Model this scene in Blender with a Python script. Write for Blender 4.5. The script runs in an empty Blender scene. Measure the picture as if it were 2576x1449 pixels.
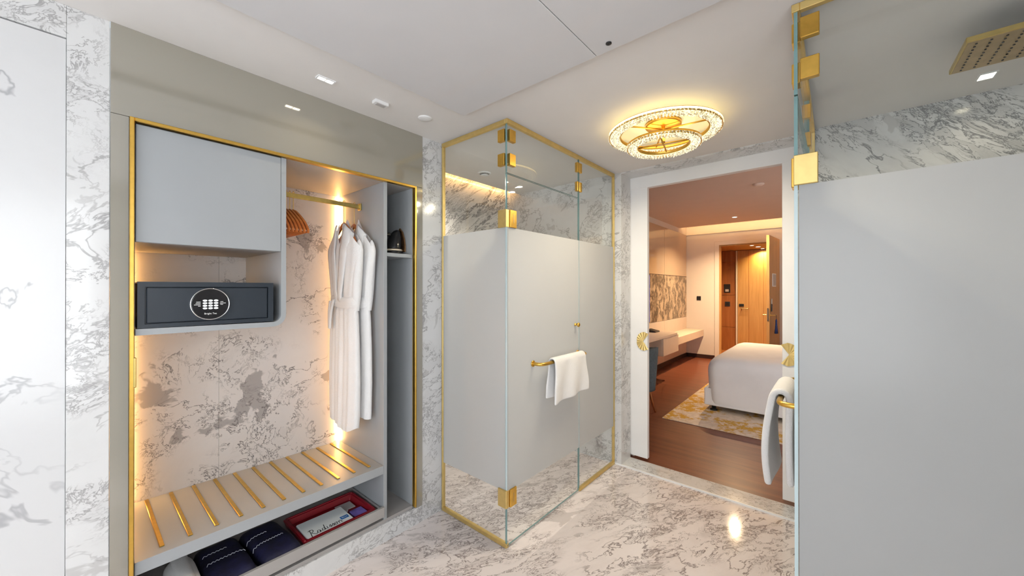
import bpy, bmesh, math, random
from mathutils import Vector, Matrix
random.seed(7)
PI = math.pi
scene = bpy.context.scene
COL = scene.collection

# ------------------------------------------------------------------ camera
H = 1.452
cd = bpy.data.cameras.new('camera')
cd.sensor_width = 36.0
cd.lens = 944.4 / 2576.0 * 36.0
cd.clip_start = 0.02
cam = bpy.data.objects.new('camera', cd)
COL.objects.link(cam)
cam.location = (0, 0, H)
cam.rotation_euler = (math.radians(90.123), 0, math.radians(40.673 - 90.0))
scene.camera = cam

# ------------------------------------------------------------------ world, daylight, exposure
w = bpy.data.worlds.new('world')
scene.world = w
w.use_nodes = True
w.node_tree.nodes['Background'].inputs[0].default_value = (0.80, 0.90, 1.0, 1)
w.node_tree.nodes['Background'].inputs[1].default_value = 1.0
vs = scene.view_settings
vs.view_transform = 'Standard'
vs.look = 'None'
vs.gamma = 1.0
vs.use_curve_mapping = False
vs.exposure = 0.06
cy = scene.cycles
cy.max_bounces = 6
cy.diffuse_bounces = 4
cy.glossy_bounces = 3
cy.transmission_bounces = 4
cy.transparent_max_bounces = 12
cy.caustics_reflective = False
cy.caustics_refractive = False
cy.use_adaptive_sampling = True
cy.adaptive_threshold = 0.09
cy.adaptive_min_samples = 12
cy.use_denoising = True
cy.sample_clamp_indirect = 4.0
cy.use_light_tree = False


def area(name, loc, rot, sx, sy, power, col, parent=None, spread=PI):
    l = bpy.data.lights.new(name, 'AREA')
    l.shape = 'RECTANGLE'
    l.size = sx
    l.size_y = sy
    l.energy = power
    l.color = col
    l.spread = spread
    o = bpy.data.objects.new(name, l)
    COL.objects.link(o)
    o.location = loc
    o.rotation_euler = rot
    if parent is not None:
        o.parent = parent
        o.matrix_parent_inverse = parent.matrix_world.inverted()
    return o


WARM = (1.0, 0.66, 0.33)
# daylight falling in through the bathroom window, the bedroom window and an added rear window
area('daylight_bathroom', (-0.85, -1.09, 1.38), (PI / 2, 0, 0), 1.9, 1.7, 38, (0.94, 0.97, 1.0), None, 2.6)
area('added_rear_fill', (-1.99, 0.35, 1.38), (0, -PI / 2, 0), 1.7, 2.0, 24, (0.95, 0.975, 1.0), None, 2.3)  # added rear light that lifts the shower glass, doors and bed
area('daylight_bedroom', (3.16, -1.93, 1.4), (0, -PI / 2, 0), 1.9, 1.5, 60, (0.93, 0.96, 1.0))

# ------------------------------------------------------------------ materials
MATS = {}


class NT:
    def __init__(s, name):
        s.m = bpy.data.materials.new(name)
        s.m.use_nodes = True
        s.t = s.m.node_tree
        s.b = s.t.nodes['Principled BSDF']
        s.out = s.t.nodes['Material Output']

    def n(s, typ, **kw):
        nd = s.t.nodes.new(typ)
        for k, v in kw.items():
            if k.startswith('_'):
                setattr(nd, k[1:], v)
            else:
                key = int(k[1:]) if k[0] == 'i' and k[1:].isdigit() else k.replace('__', ' ')
                nd.inputs[key].default_value = v
        return nd

    def l(s, a, b):
        s.t.links.new(a, b)

    def math(s, op, a, b=None, c=None, clamp=False):
        nd = s.t.nodes.new('ShaderNodeMath')
        nd.operation = op
        nd.use_clamp = clamp
        for i, v in enumerate((a, b, c)):
            if v is None:
                continue
            if isinstance(v, (int, float)):
                nd.inputs[i].default_value = v
            else:
                s.l(v, nd.inputs[i])
        return nd.outputs[0]

    def mr(s, v, a, b, c=0.0, d=1.0, smooth=True):
        nd = s.t.nodes.new('ShaderNodeMapRange')
        nd.interpolation_type = 'SMOOTHSTEP' if smooth else 'LINEAR'
        s.l(v, nd.inputs[0])
        for i, x in enumerate((a, b, c, d)):
            nd.inputs[i + 1].default_value = x
        return nd.outputs[0]

    def mix(s, f, a, b):
        nd = s.t.nodes.new('ShaderNodeMix')
        nd.data_type = 'RGBA'
        if isinstance(f, (int, float)):
            nd.inputs[0].default_value = f
        else:
            s.l(f, nd.inputs[0])
        for i, v in ((6, a), (7, b)):
            if isinstance(v, tuple):
                nd.inputs[i].default_value = v if len(v) == 4 else (*v, 1)
            else:
                s.l(v, nd.inputs[i])
        return nd.outputs[2]


def plain(name, col, rough=0.5, metal=0.0, spec=0.5, var=0.03, vscale=6.0, bump=0.0, bscale=80.0, coat=0.0, emis=None, estr=0.0, sheen=0.0):
    if name in MATS:
        return MATS[name]
    t = NT(name)
    tc = t.n('ShaderNodeTexCoord')
    nz = t.n('ShaderNodeTexNoise', Scale=vscale, Detail=3.0)
    t.l(tc.outputs['Object'], nz.inputs['Vector'])
    f = t.mr(nz.outputs[0], 0.3, 0.7)
    lo = tuple(max(0, c * (1 - var)) for c in col)
    hi = tuple(min(1, c * (1 + var)) for c in col)
    t.l(t.mix(f, lo, hi), t.b.inputs['Base Color'])
    t.b.inputs['Roughness'].default_value = rough
    t.b.inputs['Metallic'].default_value = metal
    t.b.inputs['Specular IOR Level'].default_value = spec
    t.b.inputs['Coat Weight'].default_value = coat
    t.b.inputs['Sheen Weight'].default_value = sheen
    if bump:
        n2 = t.n('ShaderNodeTexNoise', Scale=bscale, Detail=2.0)
        t.l(tc.outputs['Object'], n2.inputs['Vector'])
        b = t.n('ShaderNodeBump', Strength=bump, Distance=0.005)
        t.l(n2.outputs[0], b.inputs['Height'])
        t.l(b.outputs[0], t.b.inputs['Normal'])
    if emis:
        t.b.inputs['Emission Color'].default_value = (*emis, 1)
        t.b.inputs['Emission Strength'].default_value = estr
    MATS[name] = t.m
    return t.m


def marble(name, base=(0.80, 0.79, 0.78), vein=(0.27, 0.26, 0.26), patch=(0.42, 0.41, 0.40), rot=(0.5, 0.6, 0.5), stretch=(1, 1, 1), scale=1.0,
           seed=0.0, rough=0.12, amount=1.0, patches=1.0, clouds=0.5, thin=1.0, fine=1.0, dens=0.0, mid=1.0):
    """white stone with broken grey veins, grey inclusions and soft clouds"""
    t = NT(name)
    tc = t.n('ShaderNodeTexCoord')
    mp = t.n('ShaderNodeMapping')
    mp.inputs['Location'].default_value = (seed, seed * 0.7, -seed)
    mp.inputs['Rotation'].default_value = rot
    t.l(tc.outputs['Object'], mp.inputs['Vector'])
    st = t.n('ShaderNodeMapping')
    st.inputs['Scale'].default_value = tuple(s * scale for s in stretch)
    t.l(mp.outputs[0], st.inputs['Vector'])
    P = st.outputs[0]
    wz = t.n('ShaderNodeTexNoise', Scale=1.6, Detail=3.0, Roughness=0.6)
    t.l(P, wz.inputs['Vector'])
    vm = t.t.nodes.new('ShaderNodeVectorMath')
    vm.operation = 'MULTIPLY_ADD'
    t.l(wz.outputs['Color'], vm.inputs[0])
    vm.inputs[1].default_value = (0.55, 0.55, 0.55)
    t.l(P, vm.inputs[2])
    W = vm.outputs[0]

    def ridge(sc, det, width, off=0.0, r=0.6):
        nz = t.n('ShaderNodeTexNoise', Scale=sc, Detail=det, Roughness=r)
        if off:
            va = t.t.nodes.new('ShaderNodeVectorMath')
            va.operation = 'ADD'
            t.l(W, va.inputs[0])
            va.inputs[1].default_value = (off, off * 1.7, -off)
            t.l(va.outputs[0], nz.inputs['Vector'])
        else:
            t.l(W, nz.inputs['Vector'])
        d = t.math('ABSOLUTE', t.math('SUBTRACT', nz.outputs[0], 0.5))
        return t.mr(d, 0.0, width, 1.0, 0.0), nz.outputs[0]

    def mask(sc, a, b, off, det=1.0):
        nz = t.n('ShaderNodeTexNoise', Scale=sc, Detail=det)
        va = t.t.nodes.new('ShaderNodeVectorMath')
        va.operation = 'ADD'
        t.l(P, va.inputs[0])
        va.inputs[1].default_value = (off, -off, off * 0.5)
        t.l(va.outputs[0], nz.inputs['Vector'])
        return t.mr(nz.outputs[0], a, b)

    v1, raw1 = ridge(1.5, 6.0, 0.011 * thin, 3.1)
    v2, raw2 = ridge(3.4, 6.0, 0.016 * thin, 11.3, 0.7)
    v3, raw3 = ridge(8.0, 4.0, 0.028 * thin, 23.9, 0.72)
    m1 = mask(1.4, 0.42 - dens, 0.60 - dens, 5.0)
    m2 = mask(1.9, 0.46 - dens, 0.60 - dens, 17.0)
    m3 = mask(2.6, 0.52 - dens, 0.64 - dens, 31.0)
    a = t.math('MULTIPLY', t.math('MULTIPLY', v1, m1), 0.75 * amount)
    b = t.math('MULTIPLY', t.math('MULTIPLY', v2, m2), 0.8 * amount * mid)
    c = t.math('MULTIPLY', t.math('MULTIPLY', v3, m3), 0.75 * amount * fine)
    V = t.math('MAXIMUM', t.math('MAXIMUM', a, b), c)
    pn = t.n('ShaderNodeTexNoise', Scale=2.3, Detail=5.0, Roughness=0.55)
    va = t.t.nodes.new('ShaderNodeVectorMath')
    va.operation = 'ADD'
    t.l(W, va.inputs[0])
    va.inputs[1].default_value = (41, 7, 13)
    t.l(va.outputs[0], pn.inputs['Vector'])
    pm = t.math('MULTIPLY', t.mr(pn.outputs[0], 0.625, 0.65), 0.55 * patches)
    cl = t.math('MULTIPLY', t.mr(raw2, 0.40, 0.70), 0.22 * clouds)
    cl2 = t.math('MULTIPLY', t.math('MULTIPLY', m3, t.mr(raw3, 0.35, 0.62)), 0.3 * clouds)
    colr = t.mix(cl, base, tuple(0.62 * x + 0.38 * y for x, y in zip(base, vein)))
    colr = t.mix(cl2, colr, tuple(0.5 * x + 0.5 * y for x, y in zip(base, vein)))
    colr = t.mix(pm, colr, patch)
    colr = t.mix(V, colr, vein)
    t.l(colr, t.b.inputs['Base Color'])
    t.b.inputs['Roughness'].default_value = rough
    MATS[name] = t.m
    return t.m


def schlick(t, f0):
    g = t.n('ShaderNodeNewGeometry')
    d = t.t.nodes.new('ShaderNodeVectorMath')
    d.operation = 'DOT_PRODUCT'
    t.l(g.outputs['Incoming'], d.inputs[0])
    t.l(g.outputs['Normal'], d.inputs[1])
    k = t.math('SUBTRACT', 1.0, t.math('ABSOLUTE', d.outputs['Value']), clamp=True)
    return t.math('ADD', t.math('MULTIPLY', t.math('POWER', k, 5.0), 1.0 - f0), f0)


def thin_glass(name, tint=(0.965, 0.985, 0.98), refl=1.0):
    t = NT(name)
    t.t.nodes.remove(t.b)
    tr = t.n('ShaderNodeBsdfTransparent', Color=(*tint, 1))
    gl = t.n('ShaderNodeBsdfGlossy', Roughness=0.0)
    gl.inputs['Color'].default_value = (1, 1, 1, 1)
    mx = t.n('ShaderNodeMixShader')
    t.l(t.math('MULTIPLY', schlick(t, 0.045), refl), mx.inputs[0])
    t.l(tr.outputs[0], mx.inputs[1])
    t.l(gl.outputs[0], mx.inputs[2])
    t.l(mx.outputs[0], t.out.inputs[0])
    MATS[name] = t.m
    return t.m


def frosted(name, col=(0.665, 0.68, 0.685)):
    """etched glass: scatters light both ways, a trace of polish on top"""
    t = NT(name)
    t.t.nodes.remove(t.b)
    tc = t.n('ShaderNodeTexCoord')
    nz = t.n('ShaderNodeTexNoise', Scale=2.0)
    t.l(tc.outputs['Object'], nz.inputs['Vector'])
    c = t.mix(t.mr(nz.outputs[0], 0.3, 0.7), tuple(x * 0.985 for x in col), col)
    tl = t.n('ShaderNodeBsdfTranslucent')
    df = t.n('ShaderNodeBsdfDiffuse')
    t.l(c, tl.inputs[0])
    t.l(c, df.inputs[0])
    m1 = t.n('ShaderNodeMixShader', Fac=0.50)
    t.l(tl.outputs[0], m1.inputs[1])
    t.l(df.outputs[0], m1.inputs[2])
    gl = t.n('ShaderNodeBsdfGlossy', Roughness=0.22)
    m2 = t.n('ShaderNodeMixShader')
    t.l(t.math('MULTIPLY', schlick(t, 0.04), 0.6), m2.inputs[0])
    t.l(m1.outputs[0], m2.inputs[1])
    t.l(gl.outputs[0], m2.inputs[2])
    t.l(m2.outputs[0], t.out.inputs[0])
    MATS[name] = t.m
    return t.m


def wood(name, c1, c2, rough=0.4, axis=2, scale=1.0, spec=0.4):
    t = NT(name)
    tc = t.n('ShaderNodeTexCoord')
    mp = t.n('ShaderNodeMapping')
    s = [14.0 * scale] * 3
    s[axis] = 0.9 * scale
    mp.inputs['Scale'].default_value = s
    t.l(tc.outputs['Object'], mp.inputs['Vector'])
    nz = t.n('ShaderNodeTexNoise', Scale=1.5, Detail=7.0, Roughness=0.65, Distortion=0.5)
    t.l(mp.outputs[0], nz.inputs['Vector'])
    t.l(t.mix(t.mr(nz.outputs[0], 0.3, 0.7), c1, c2), t.b.inputs['Base Color'])
    t.b.inputs['Roughness'].default_value = rough
    t.b.inputs['Specular IOR Level'].default_value = spec
    MATS[name] = t.m
    return t.m


def emit(name, col, strength):
    t = NT(name)
    t.b.inputs['Base Color'].default_value = (*col, 1)
    t.b.inputs['Emission Color'].default_value = (*col, 1)
    t.b.inputs['Emission Strength'].default_value = strength
    MATS[name] = t.m
    return t.m


M_floor = marble('marble_floor', base=(0.82, 0.75, 0.725), vein=(0.21, 0.165, 0.155), patch=(0.36, 0.32, 0.30), rot=(0, 0, 0.45), stretch=(0.8, 1.9, 1), scale=1.5, seed=3.3, rough=0.07, amount=1.15, patches=0.8, clouds=1.2, dens=0.05, thin=1.2)
M_marble = marble('marble_wall', base=(0.68, 0.68, 0.675), rot=(0.5, 0.5, 0.3), stretch=(1.0, 1.0, 1.5), scale=1.35, seed=1.7, rough=0.12, clouds=0.8, dens=0.04, thin=1.2)
M_back = marble('marble_wardrobe', base=(0.74, 0.70, 0.67), vein=(0.13, 0.115, 0.115), patch=(0.26, 0.24, 0.235), rot=(0.2, 0.5, 0.2), scale=1.7, seed=9.2, rough=0.18, clouds=0.5, amount=1.15, patches=1.2)
M_wc = marble('marble_diagonal', base=(0.80, 0.775, 0.75), vein=(0.17, 0.16, 0.16), rot=(0.0, -0.95, 0.5), stretch=(2.2, 1.6, 0.42), scale=1.5, seed=5.1, rough=0.14, clouds=1.7, amount=1.25, dens=0.08, thin=1.4)
M_shw = marble('marble_shower', base=(0.66, 0.66, 0.65), vein=(0.15, 0.15, 0.155), rot=(0.75, 0.0, 0.3), stretch=(1.6, 2.0, 0.6), scale=1.7, seed=7.4, rough=0.14, clouds=1.7, amount=1.2, dens=0.07, thin=1.3)
M_slab = marble('marble_white_slab', base=(0.64, 0.64, 0.64), vein=(0.25, 0.25, 0.27), patch=(0.58, 0.58, 0.60), rot=(0.1, 0.35, 0.1), scale=0.85, seed=4.6, rough=0.22, amount=0.8, patches=0.6, clouds=0.1, thin=0.9, fine=0.0, dens=0.02, mid=0.0)
M_paint = plain('white_ceiling_paint', (0.80, 0.775, 0.75), 0.7, var=0.01)
M_panel = plain('grey_white_ceiling_board', (0.66, 0.655, 0.66), 0.6, var=0.01)
M_bpaint = plain('bedroom_wall_paint', (0.74, 0.66, 0.58), 0.7, var=0.01)
M_bceil = plain('bedroom_ceiling_paint', (0.72, 0.56, 0.47), 0.75, var=0.01)
M_white = plain('white_lacquer', (0.86, 0.86, 0.86), 0.35, var=0.01)
M_grey = plain('grey_lacquer', (0.35, 0.368, 0.38), 0.38, var=0.015)
M_greyin = plain('grey_laminate', (0.37, 0.35, 0.335), 0.5, var=0.02)
M_gold = plain('brushed_gold', (0.76, 0.47, 0.10), 0.30, metal=1.0, var=0.05, vscale=40)
M_palegold = plain('pale_gold', (0.80, 0.61, 0.25), 0.5, metal=1.0, var=0.04, vscale=30)
M_brassrail = plain('aged_brass', (0.62, 0.47, 0.16), 0.34, metal=1.0, var=0.06, vscale=40)
M_bronze = plain('bronze_plate', (0.50, 0.37, 0.19), 0.42, metal=0.85, var=0.08, vscale=25)
M_clear = thin_glass('clear_glass')
M_inner = thin_glass('inner_glass', (0.99, 0.995, 0.99), 0.15)
M_frost = frosted('frosted_glass')
M_edge = plain('green_glass_edge', (0.17, 0.30, 0.30), 0.15, var=0.1, spec=0.8)
M_edgefrost = plain('pale_frosted_edge', (0.52, 0.64, 0.66), 0.2, var=0.03)
M_tinted = NT('grey_tinted_mirror_glass')
M_tinted.b.inputs['Base Color'].default_value = (0.235, 0.215, 0.175, 1)
M_tinted.b.inputs['Roughness'].default_value = 0.06
M_tinted.b.inputs['Specular IOR Level'].default_value = 1.0
M_tinted.b.inputs['IOR'].default_value = 1.75
_n = M_tinted.n('ShaderNodeTexNoise', Scale=1.5)
_c = M_tinted.mix(_n.outputs[0], (0.285, 0.265, 0.215), (0.315, 0.29, 0.24))
M_tinted.l(_c, M_tinted.b.inputs['Base Color'])
M_tinted = M_tinted.m
M_led = emit('led_warm', (1.0, 0.53, 0.17), 46.0)
M_spot = emit('downlight_glow', (1.0, 0.90, 0.68), 14.0)
M_black = plain('black_plastic', (0.015, 0.015, 0.017), 0.3)
M_anth = plain('anthracite_metal', (0.022, 0.030, 0.041), 0.38, var=0.05, spec=0.5)
M_chrome = plain('chrome', (0.8, 0.8, 0.82), 0.15, metal=1.0)
M_dial = plain('black_glass', (0.006, 0.006, 0.008), 0.06, spec=0.8)
M_key = plain('key_white', (0.85, 0.88, 0.88), 0.4, emis=(0.9, 0.95, 0.95), estr=0.35)
M_print = plain('white_print', (0.8, 0.8, 0.78), 0.5)
M_cloth = plain('white_terry', (0.84, 0.83, 0.82), 0.95, var=0.02, bump=0.5, bscale=350, sheen=0.2)
M_linen = plain('white_linen', (0.80, 0.80, 0.82), 0.9, var=0.02, bump=0.08, bscale=60)
M_hanger = wood('hanger_wood', (0.42, 0.11, 0.025), (0.62, 0.22, 0.05), 0.3, axis=1)
M_red = plain('red_lacquer', (0.23, 0.004, 0.012), 0.32, var=0.05)
M_navy = plain('navy_velvet', (0.0035, 0.0035, 0.028), 0.7, var=0.35, vscale=18, bump=0.4, bscale=60)
M_paper = plain('white_paper', (0.72, 0.76, 0.76), 0.7, var=0.02)
M_card = plain('grey_card', (0.50, 0.48, 0.47), 0.7, var=0.05)
M_purple = plain('violet_packet', (0.16, 0.12, 0.42), 0.35, var=0.2, vscale=25)
M_blue = plain('blue_print', (0.01, 0.13, 0.42), 0.5)
M_ink = plain('black_ink', (0.02, 0.025, 0.03), 0.6)
M_silver = plain('silver_thread', (0.55, 0.56, 0.62), 0.5)
M_cream = plain('cream_band', (0.80, 0.68, 0.52), 0.3)
M_copper = plain('copper_soleplate', (0.42, 0.22, 0.10), 0.25, metal=0.9)
M_crystal = NT('cut_crystal')
M_crystal.t.nodes.remove(M_crystal.b)
_g = M_crystal.n('ShaderNodeBsdfGlossy', Roughness=0.05)
_e = M_crystal.n('ShaderNodeEmission', Color=(1.0, 0.92, 0.66, 1), Strength=1.7)
_tc = M_crystal.n('ShaderNodeTexCoord')
_nz = M_crystal.n('ShaderNodeTexNoise', Scale=110.0, Detail=1.0)
M_crystal.l(_tc.outputs['Object'], _nz.inputs['Vector'])
M_crystal.l(M_crystal.mr(_nz.outputs[0], 0.40, 0.62, 0.25, 3.0), _e.inputs['Strength'])  # noise in the emission puts the crystals' sparkle into their glow
_t = M_crystal.n('ShaderNodeBsdfTransparent', Color=(1, 0.96, 0.85, 1))
_m1 = M_crystal.n('ShaderNodeMixShader', Fac=0.45)
_m2 = M_crystal.n('ShaderNodeMixShader', Fac=0.42)
M_crystal.l(_g.outputs[0], _m1.inputs[1])
M_crystal.l(_e.outputs[0], _m1.inputs[2])
M_crystal.l(_m1.outputs[0], _m2.inputs[1])
M_crystal.l(_t.outputs[0], _m2.inputs[2])
M_crystal.l(_m2.outputs[0], M_crystal.out.inputs[0])
M_crystal = M_crystal.m
M_ringled = emit('ring_led', (1.0, 0.84, 0.42), 1.3)
M_wfloor = wood('dark_red_wood_floor', (0.13, 0.036, 0.017), (0.21, 0.065, 0.030), 0.33, axis=1, scale=0.8)
M_oak = wood('honey_oak', (0.50, 0.27, 0.095), (0.60, 0.34, 0.13), 0.42, axis=2)
M_walnut = wood('brown_veneer', (0.30, 0.105, 0.028), (0.40, 0.15, 0.045), 0.42, axis=2)
M_base = plain('dark_baseboard', (0.045, 0.018, 0.014), 0.4)
M_deskw = plain('cream_desk_lacquer', (0.72, 0.58, 0.46), 0.35, var=0.02)
M_gloss = plain('cream_back_painted_glass', (0.50, 0.36, 0.24), 0.06, var=0.01, spec=0.9)
M_screen = plain('dark_screen', (0.01, 0.012, 0.02), 0.08, emis=(0.18, 0.28, 0.75), estr=0.45)
M_chair = plain('blue_grey_fabric', (0.10, 0.13, 0.155), 0.9, var=0.12, vscale=40, bump=0.3, bscale=200)
M_legw = wood('chair_leg_wood', (0.40, 0.15, 0.05), (0.50, 0.21, 0.08), 0.4, axis=2)
M_tag = plain('dark_blue_cord_tag', (0.02, 0.05, 0.22), 0.7, var=0.3, vscale=30)

for _m in (M_spot, M_key, M_screen if 'M_screen' in globals() else M_key, M_crystal, M_ringled):
    _m.cycles.emission_sampling = 'NONE'

# rug: cream with scattered ochre flowers
t = NT('rug_cream_ochre')
tc = t.n('ShaderNodeTexCoord')
n1 = t.n('ShaderNodeTexNoise', Scale=3.2, Detail=5.0, Roughness=0.7)
n2 = t.n('ShaderNodeTexNoise', Scale=14.0, Detail=4.0, Roughness=0.7)
t.l(tc.outputs['Object'], n1.inputs['Vector'])
t.l(tc.outputs['Object'], n2.inputs['Vector'])
fl = t.math('MULTIPLY', t.mr(n1.outputs[0], 0.47, 0.56), t.mr(n2.outputs[0], 0.38, 0.52))
c = t.mix(t.mr(n2.outputs[0], 0.3, 0.75), (0.78, 0.66, 0.54), (0.60, 0.50, 0.40))
c = t.mix(fl, c, (0.60, 0.34, 0.045))
t.l(c, t.b.inputs['Base Color'])
t.b.inputs['Roughness'].default_value = 0.95
M_rug = t.m
# veined brown panel behind the desk
t = NT('brown_veined_panel')
tc = t.n('ShaderNodeTexCoord')
mp = t.n('ShaderNodeMapping')
mp.inputs['Scale'].default_value = (2.6, 2.6, 1.5)
t.l(tc.outputs['Object'], mp.inputs['Vector'])
n1 = t.n('ShaderNodeTexNoise', Scale=2.4, Detail=6.0, Roughness=0.72, Distortion=0.6)
n2 = t.n('ShaderNodeTexNoise', Scale=9.0, Detail=4.0, Roughness=0.7)
t.l(mp.outputs[0], n1.inputs['Vector'])
t.l(mp.outputs[0], n2.inputs['Vector'])
f = t.math('MULTIPLY', t.mr(n1.outputs[0], 0.44, 0.54), t.mr(n2.outputs[0], 0.34, 0.56, 0.35, 1.0))
t.l(t.mix(f, (0.50, 0.38, 0.26), (0.045, 0.028, 0.014)), t.b.inputs['Base Color'])
t.b.inputs['Roughness'].default_value = 0.3
M_artpanel = t.m


# ------------------------------------------------------------------ mesh helpers
def nb():
    return bmesh.new()


def box(bm, x0, x1, y0, y1, z0, z1, bev=0.0, seg=2, mi=0):
    if x1 < x0: x0, x1 = x1, x0
    if y1 < y0: y0, y1 = y1, y0
    if z1 < z0: z0, z1 = z1, z0
    b = bmesh.new()
    v = [b.verts.new(p) for p in ((x0, y0, z0), (x1, y0, z0), (x1, y1, z0), (x0, y1, z0), (x0, y0, z1), (x1, y0, z1), (x1, y1, z1), (x0, y1, z1))]
    for f in ((0, 3, 2, 1), (4, 5, 6, 7), (0, 1, 5, 4), (1, 2, 6, 5), (2, 3, 7, 6), (3, 0, 4, 7)):
        b.faces.new([v[i] for i in f])
    if bev > 0:
        bmesh.ops.bevel(b, geom=list(b.edges), offset=bev, segments=seg, affect='EDGES', profile=0.5)
    merge(bm, b, mi)
    return bm


def merge(bm, b, mi=0, mat=None):
    if mat is not None:
        bmesh.ops.transform(b, matrix=mat, verts=b.verts)
    mp = {}
    for v in b.verts:
        mp[v] = bm.verts.new(v.co)
    for f in b.faces:
        try:
            nf = bm.faces.new([mp[v] for v in f.verts])
            nf.material_index = mi if mi else f.material_index
            nf.smooth = f.smooth
        except ValueError:
            pass
    b.free()


def tube(bm, pts, r, seg=12, cap=True, mi=0):
    pts = [Vector(p) for p in pts]
    rings = []
    up = None
    for i, p in enumerate(pts):
        d = (pts[min(i + 1, len(pts) - 1)] - pts[max(i - 1, 0)]).normalized()
        if up is None:
            up = Vector((0, 0, 1)) if abs(d.z) < 0.9 else Vector((1, 0, 0))
        u = d.cross(up).normalized()
        up = u.cross(d).normalized()
        rr = r[i] if isinstance(r, (list, tuple)) else r
        rings.append([bm.verts.new(p + (u * math.cos(a) + up * math.sin(a)) * rr) for a in [2 * PI * k / seg for k in range(seg)]])
    for a, b in zip(rings, rings[1:]):
        for k in range(seg):
            f = bm.faces.new((a[k], a[(k + 1) % seg], b[(k + 1) % seg], b[k]))
            f.smooth = True
            f.material_index = mi
    if cap:
        bm.faces.new(rings[0][::-1]).material_index = mi
        bm.faces.new(rings[-1]).material_index = mi
    return bm


def lathe(bm, prof, c=(0, 0, 0), axis=2, seg=32, cap=True, mi=0):
    c = Vector(c)
    rings = []
    for r, h in prof:
        ring = []
        for k in range(seg):
            a = 2 * PI * k / seg
            p = [0, 0, 0]
            o = [i for i in range(3) if i != axis]
            p[o[0]] = r * math.cos(a)
            p[o[1]] = r * math.sin(a)
            p[axis] = h
            ring.append(bm.verts.new(c + Vector(p)))
        rings.append(ring)
    for a, b in zip(rings, rings[1:]):
        for k in range(seg):
            f = bm.faces.new((a[k], a[(k + 1) % seg], b[(k + 1) % seg], b[k]))
            f.smooth = True
            f.material_index = mi
    if cap:
        for rg in (rings[0][::-1], rings[-1]):
            try:
                bm.faces.new(rg).material_index = mi
            except ValueError:
                pass
    return bm


def prism(bm, poly, axis, a, b, mi=0, smooth=False):
    """poly: 2D points in the two axes other than `axis` (in order), extruded a..b"""
    o = [i for i in range(3) if i != axis]

    def pt(q, h):
        p = [0, 0, 0]
        p[o[0]], p[o[1]], p[axis] = q[0], q[1], h
        return p
    A = [bm.verts.new(pt(q, a)) for q in poly]
    B = [bm.verts.new(pt(q, b)) for q in poly]
    n = len(poly)
    for k in range(n):
        f = bm.faces.new((A[k], A[(k + 1) % n], B[(k + 1) % n], B[k]))
        f.material_index = mi
        f.smooth = smooth
    bm.faces.new(A[::-1]).material_index = mi
    bm.faces.new(B).material_index = mi
    return bm


def grid(bm, rows, smooth=True, closed=False, mi=0):
    R = [[bm.verts.new(p) for p in r] for r in rows]
    n = len(R[0])
    for a, b in zip(R, R[1:]):
        for k in range(n if closed else n - 1):
            f = bm.faces.new((a[k], a[(k + 1) % n], b[(k + 1) % n], b[k]))
            f.smooth = smooth
            f.material_index = mi
    return R


def origin_of(p):
    return Vector(p.get('_org', (0, 0, 0))) if p is not None else Vector((0, 0, 0))


def obj(name, bm, mats, parent=None, fix=True):
    """one mesh object; vertices were given in world coordinates"""
    org = origin_of(parent)
    if fix:
        bmesh.ops.recalc_face_normals(bm, faces=bm.faces)
    if org.length:
        bmesh.ops.translate(bm, verts=bm.verts, vec=-org)
    me = bpy.data.meshes.new(name)
    bm.to_mesh(me)
    bm.free()
    for m in (mats if isinstance(mats, (list, tuple)) else [mats]):
        me.materials.append(m)
    o = bpy.data.objects.new(name, me)
    COL.objects.link(o)
    if parent is not None:
        o.parent = parent
        o['_org'] = tuple(org)
    return o


def thing(name, label, cat, loc, group=None):
    o = bpy.data.objects.new(name, None)
    o.empty_display_size = 0.05
    COL.objects.link(o)
    o.location = loc
    o['_org'] = tuple(loc)
    o['label'] = label
    o['category'] = cat
    if group:
        o['group'] = group
    return o


def tag(o, label, cat, group=None):
    o['label'] = label
    o['category'] = cat
    if group:
        o['group'] = group
    return o


def struct(name, bm, m, label=None, parent=None):
    o = obj(name, bm, m, parent)
    o['kind'] = 'structure'
    if label:
        o['label'] = label
    return o


def bx(*a, **k):
    return box(nb(), *a, **k)


def copy_tree(o, parent=None):
    c = o.copy()
    COL.objects.link(c)
    c.parent = parent
    for ch in list(o.children):
        copy_tree(ch, c)
    return c


def modifier(o, typ, **kw):
    m = o.modifiers.new(typ.lower(), typ)
    for k, v in kw.items():
        setattr(m, k, v)
    return o


def arc(cx, cy, r, a0, a1, n=8):
    return [(cx + r * math.cos(math.radians(a0 + (a1 - a0) * i / n)), cy + r * math.sin(math.radians(a0 + (a1 - a0) * i / n))) for i in range(n + 1)]


def catmull(P, n=5):
    out = []
    for i in range(len(P) - 1):
        p0, p1, p2, p3 = P[max(i - 1, 0)], P[i], P[i + 1], P[min(i + 2, len(P) - 1)]
        for k in range(n):
            s = k / n
            out.append(tuple(0.5 * (2 * b + (c - a) * s + (2 * a - 5 * b + 4 * c - d) * s * s + (3 * b - a - 3 * c + d) * s ** 3) for a, b, c, d in zip(p0, p1, p2, p3)))
    out.append(tuple(P[-1]))
    return out


def text_bm(s, size, mat4, shear=0.0, extrude=0.0004, align='CENTER'):
    cu = bpy.data.curves.new('lettering', 'FONT')
    cu.body = s
    cu.size = size
    cu.shear = shear
    cu.extrude = extrude
    cu.align_x = align
    cu.align_y = 'CENTER'
    cu.resolution_u = 2
    o = bpy.data.objects.new('lettering', cu)
    me = bpy.data.meshes.new_from_object(o)
    b = nb()
    b.from_mesh(me)
    bmesh.ops.transform(b, matrix=mat4, verts=b.verts)
    bpy.data.objects.remove(o)
    bpy.data.curves.remove(cu)
    bpy.data.meshes.remove(me)
    return b


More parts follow.
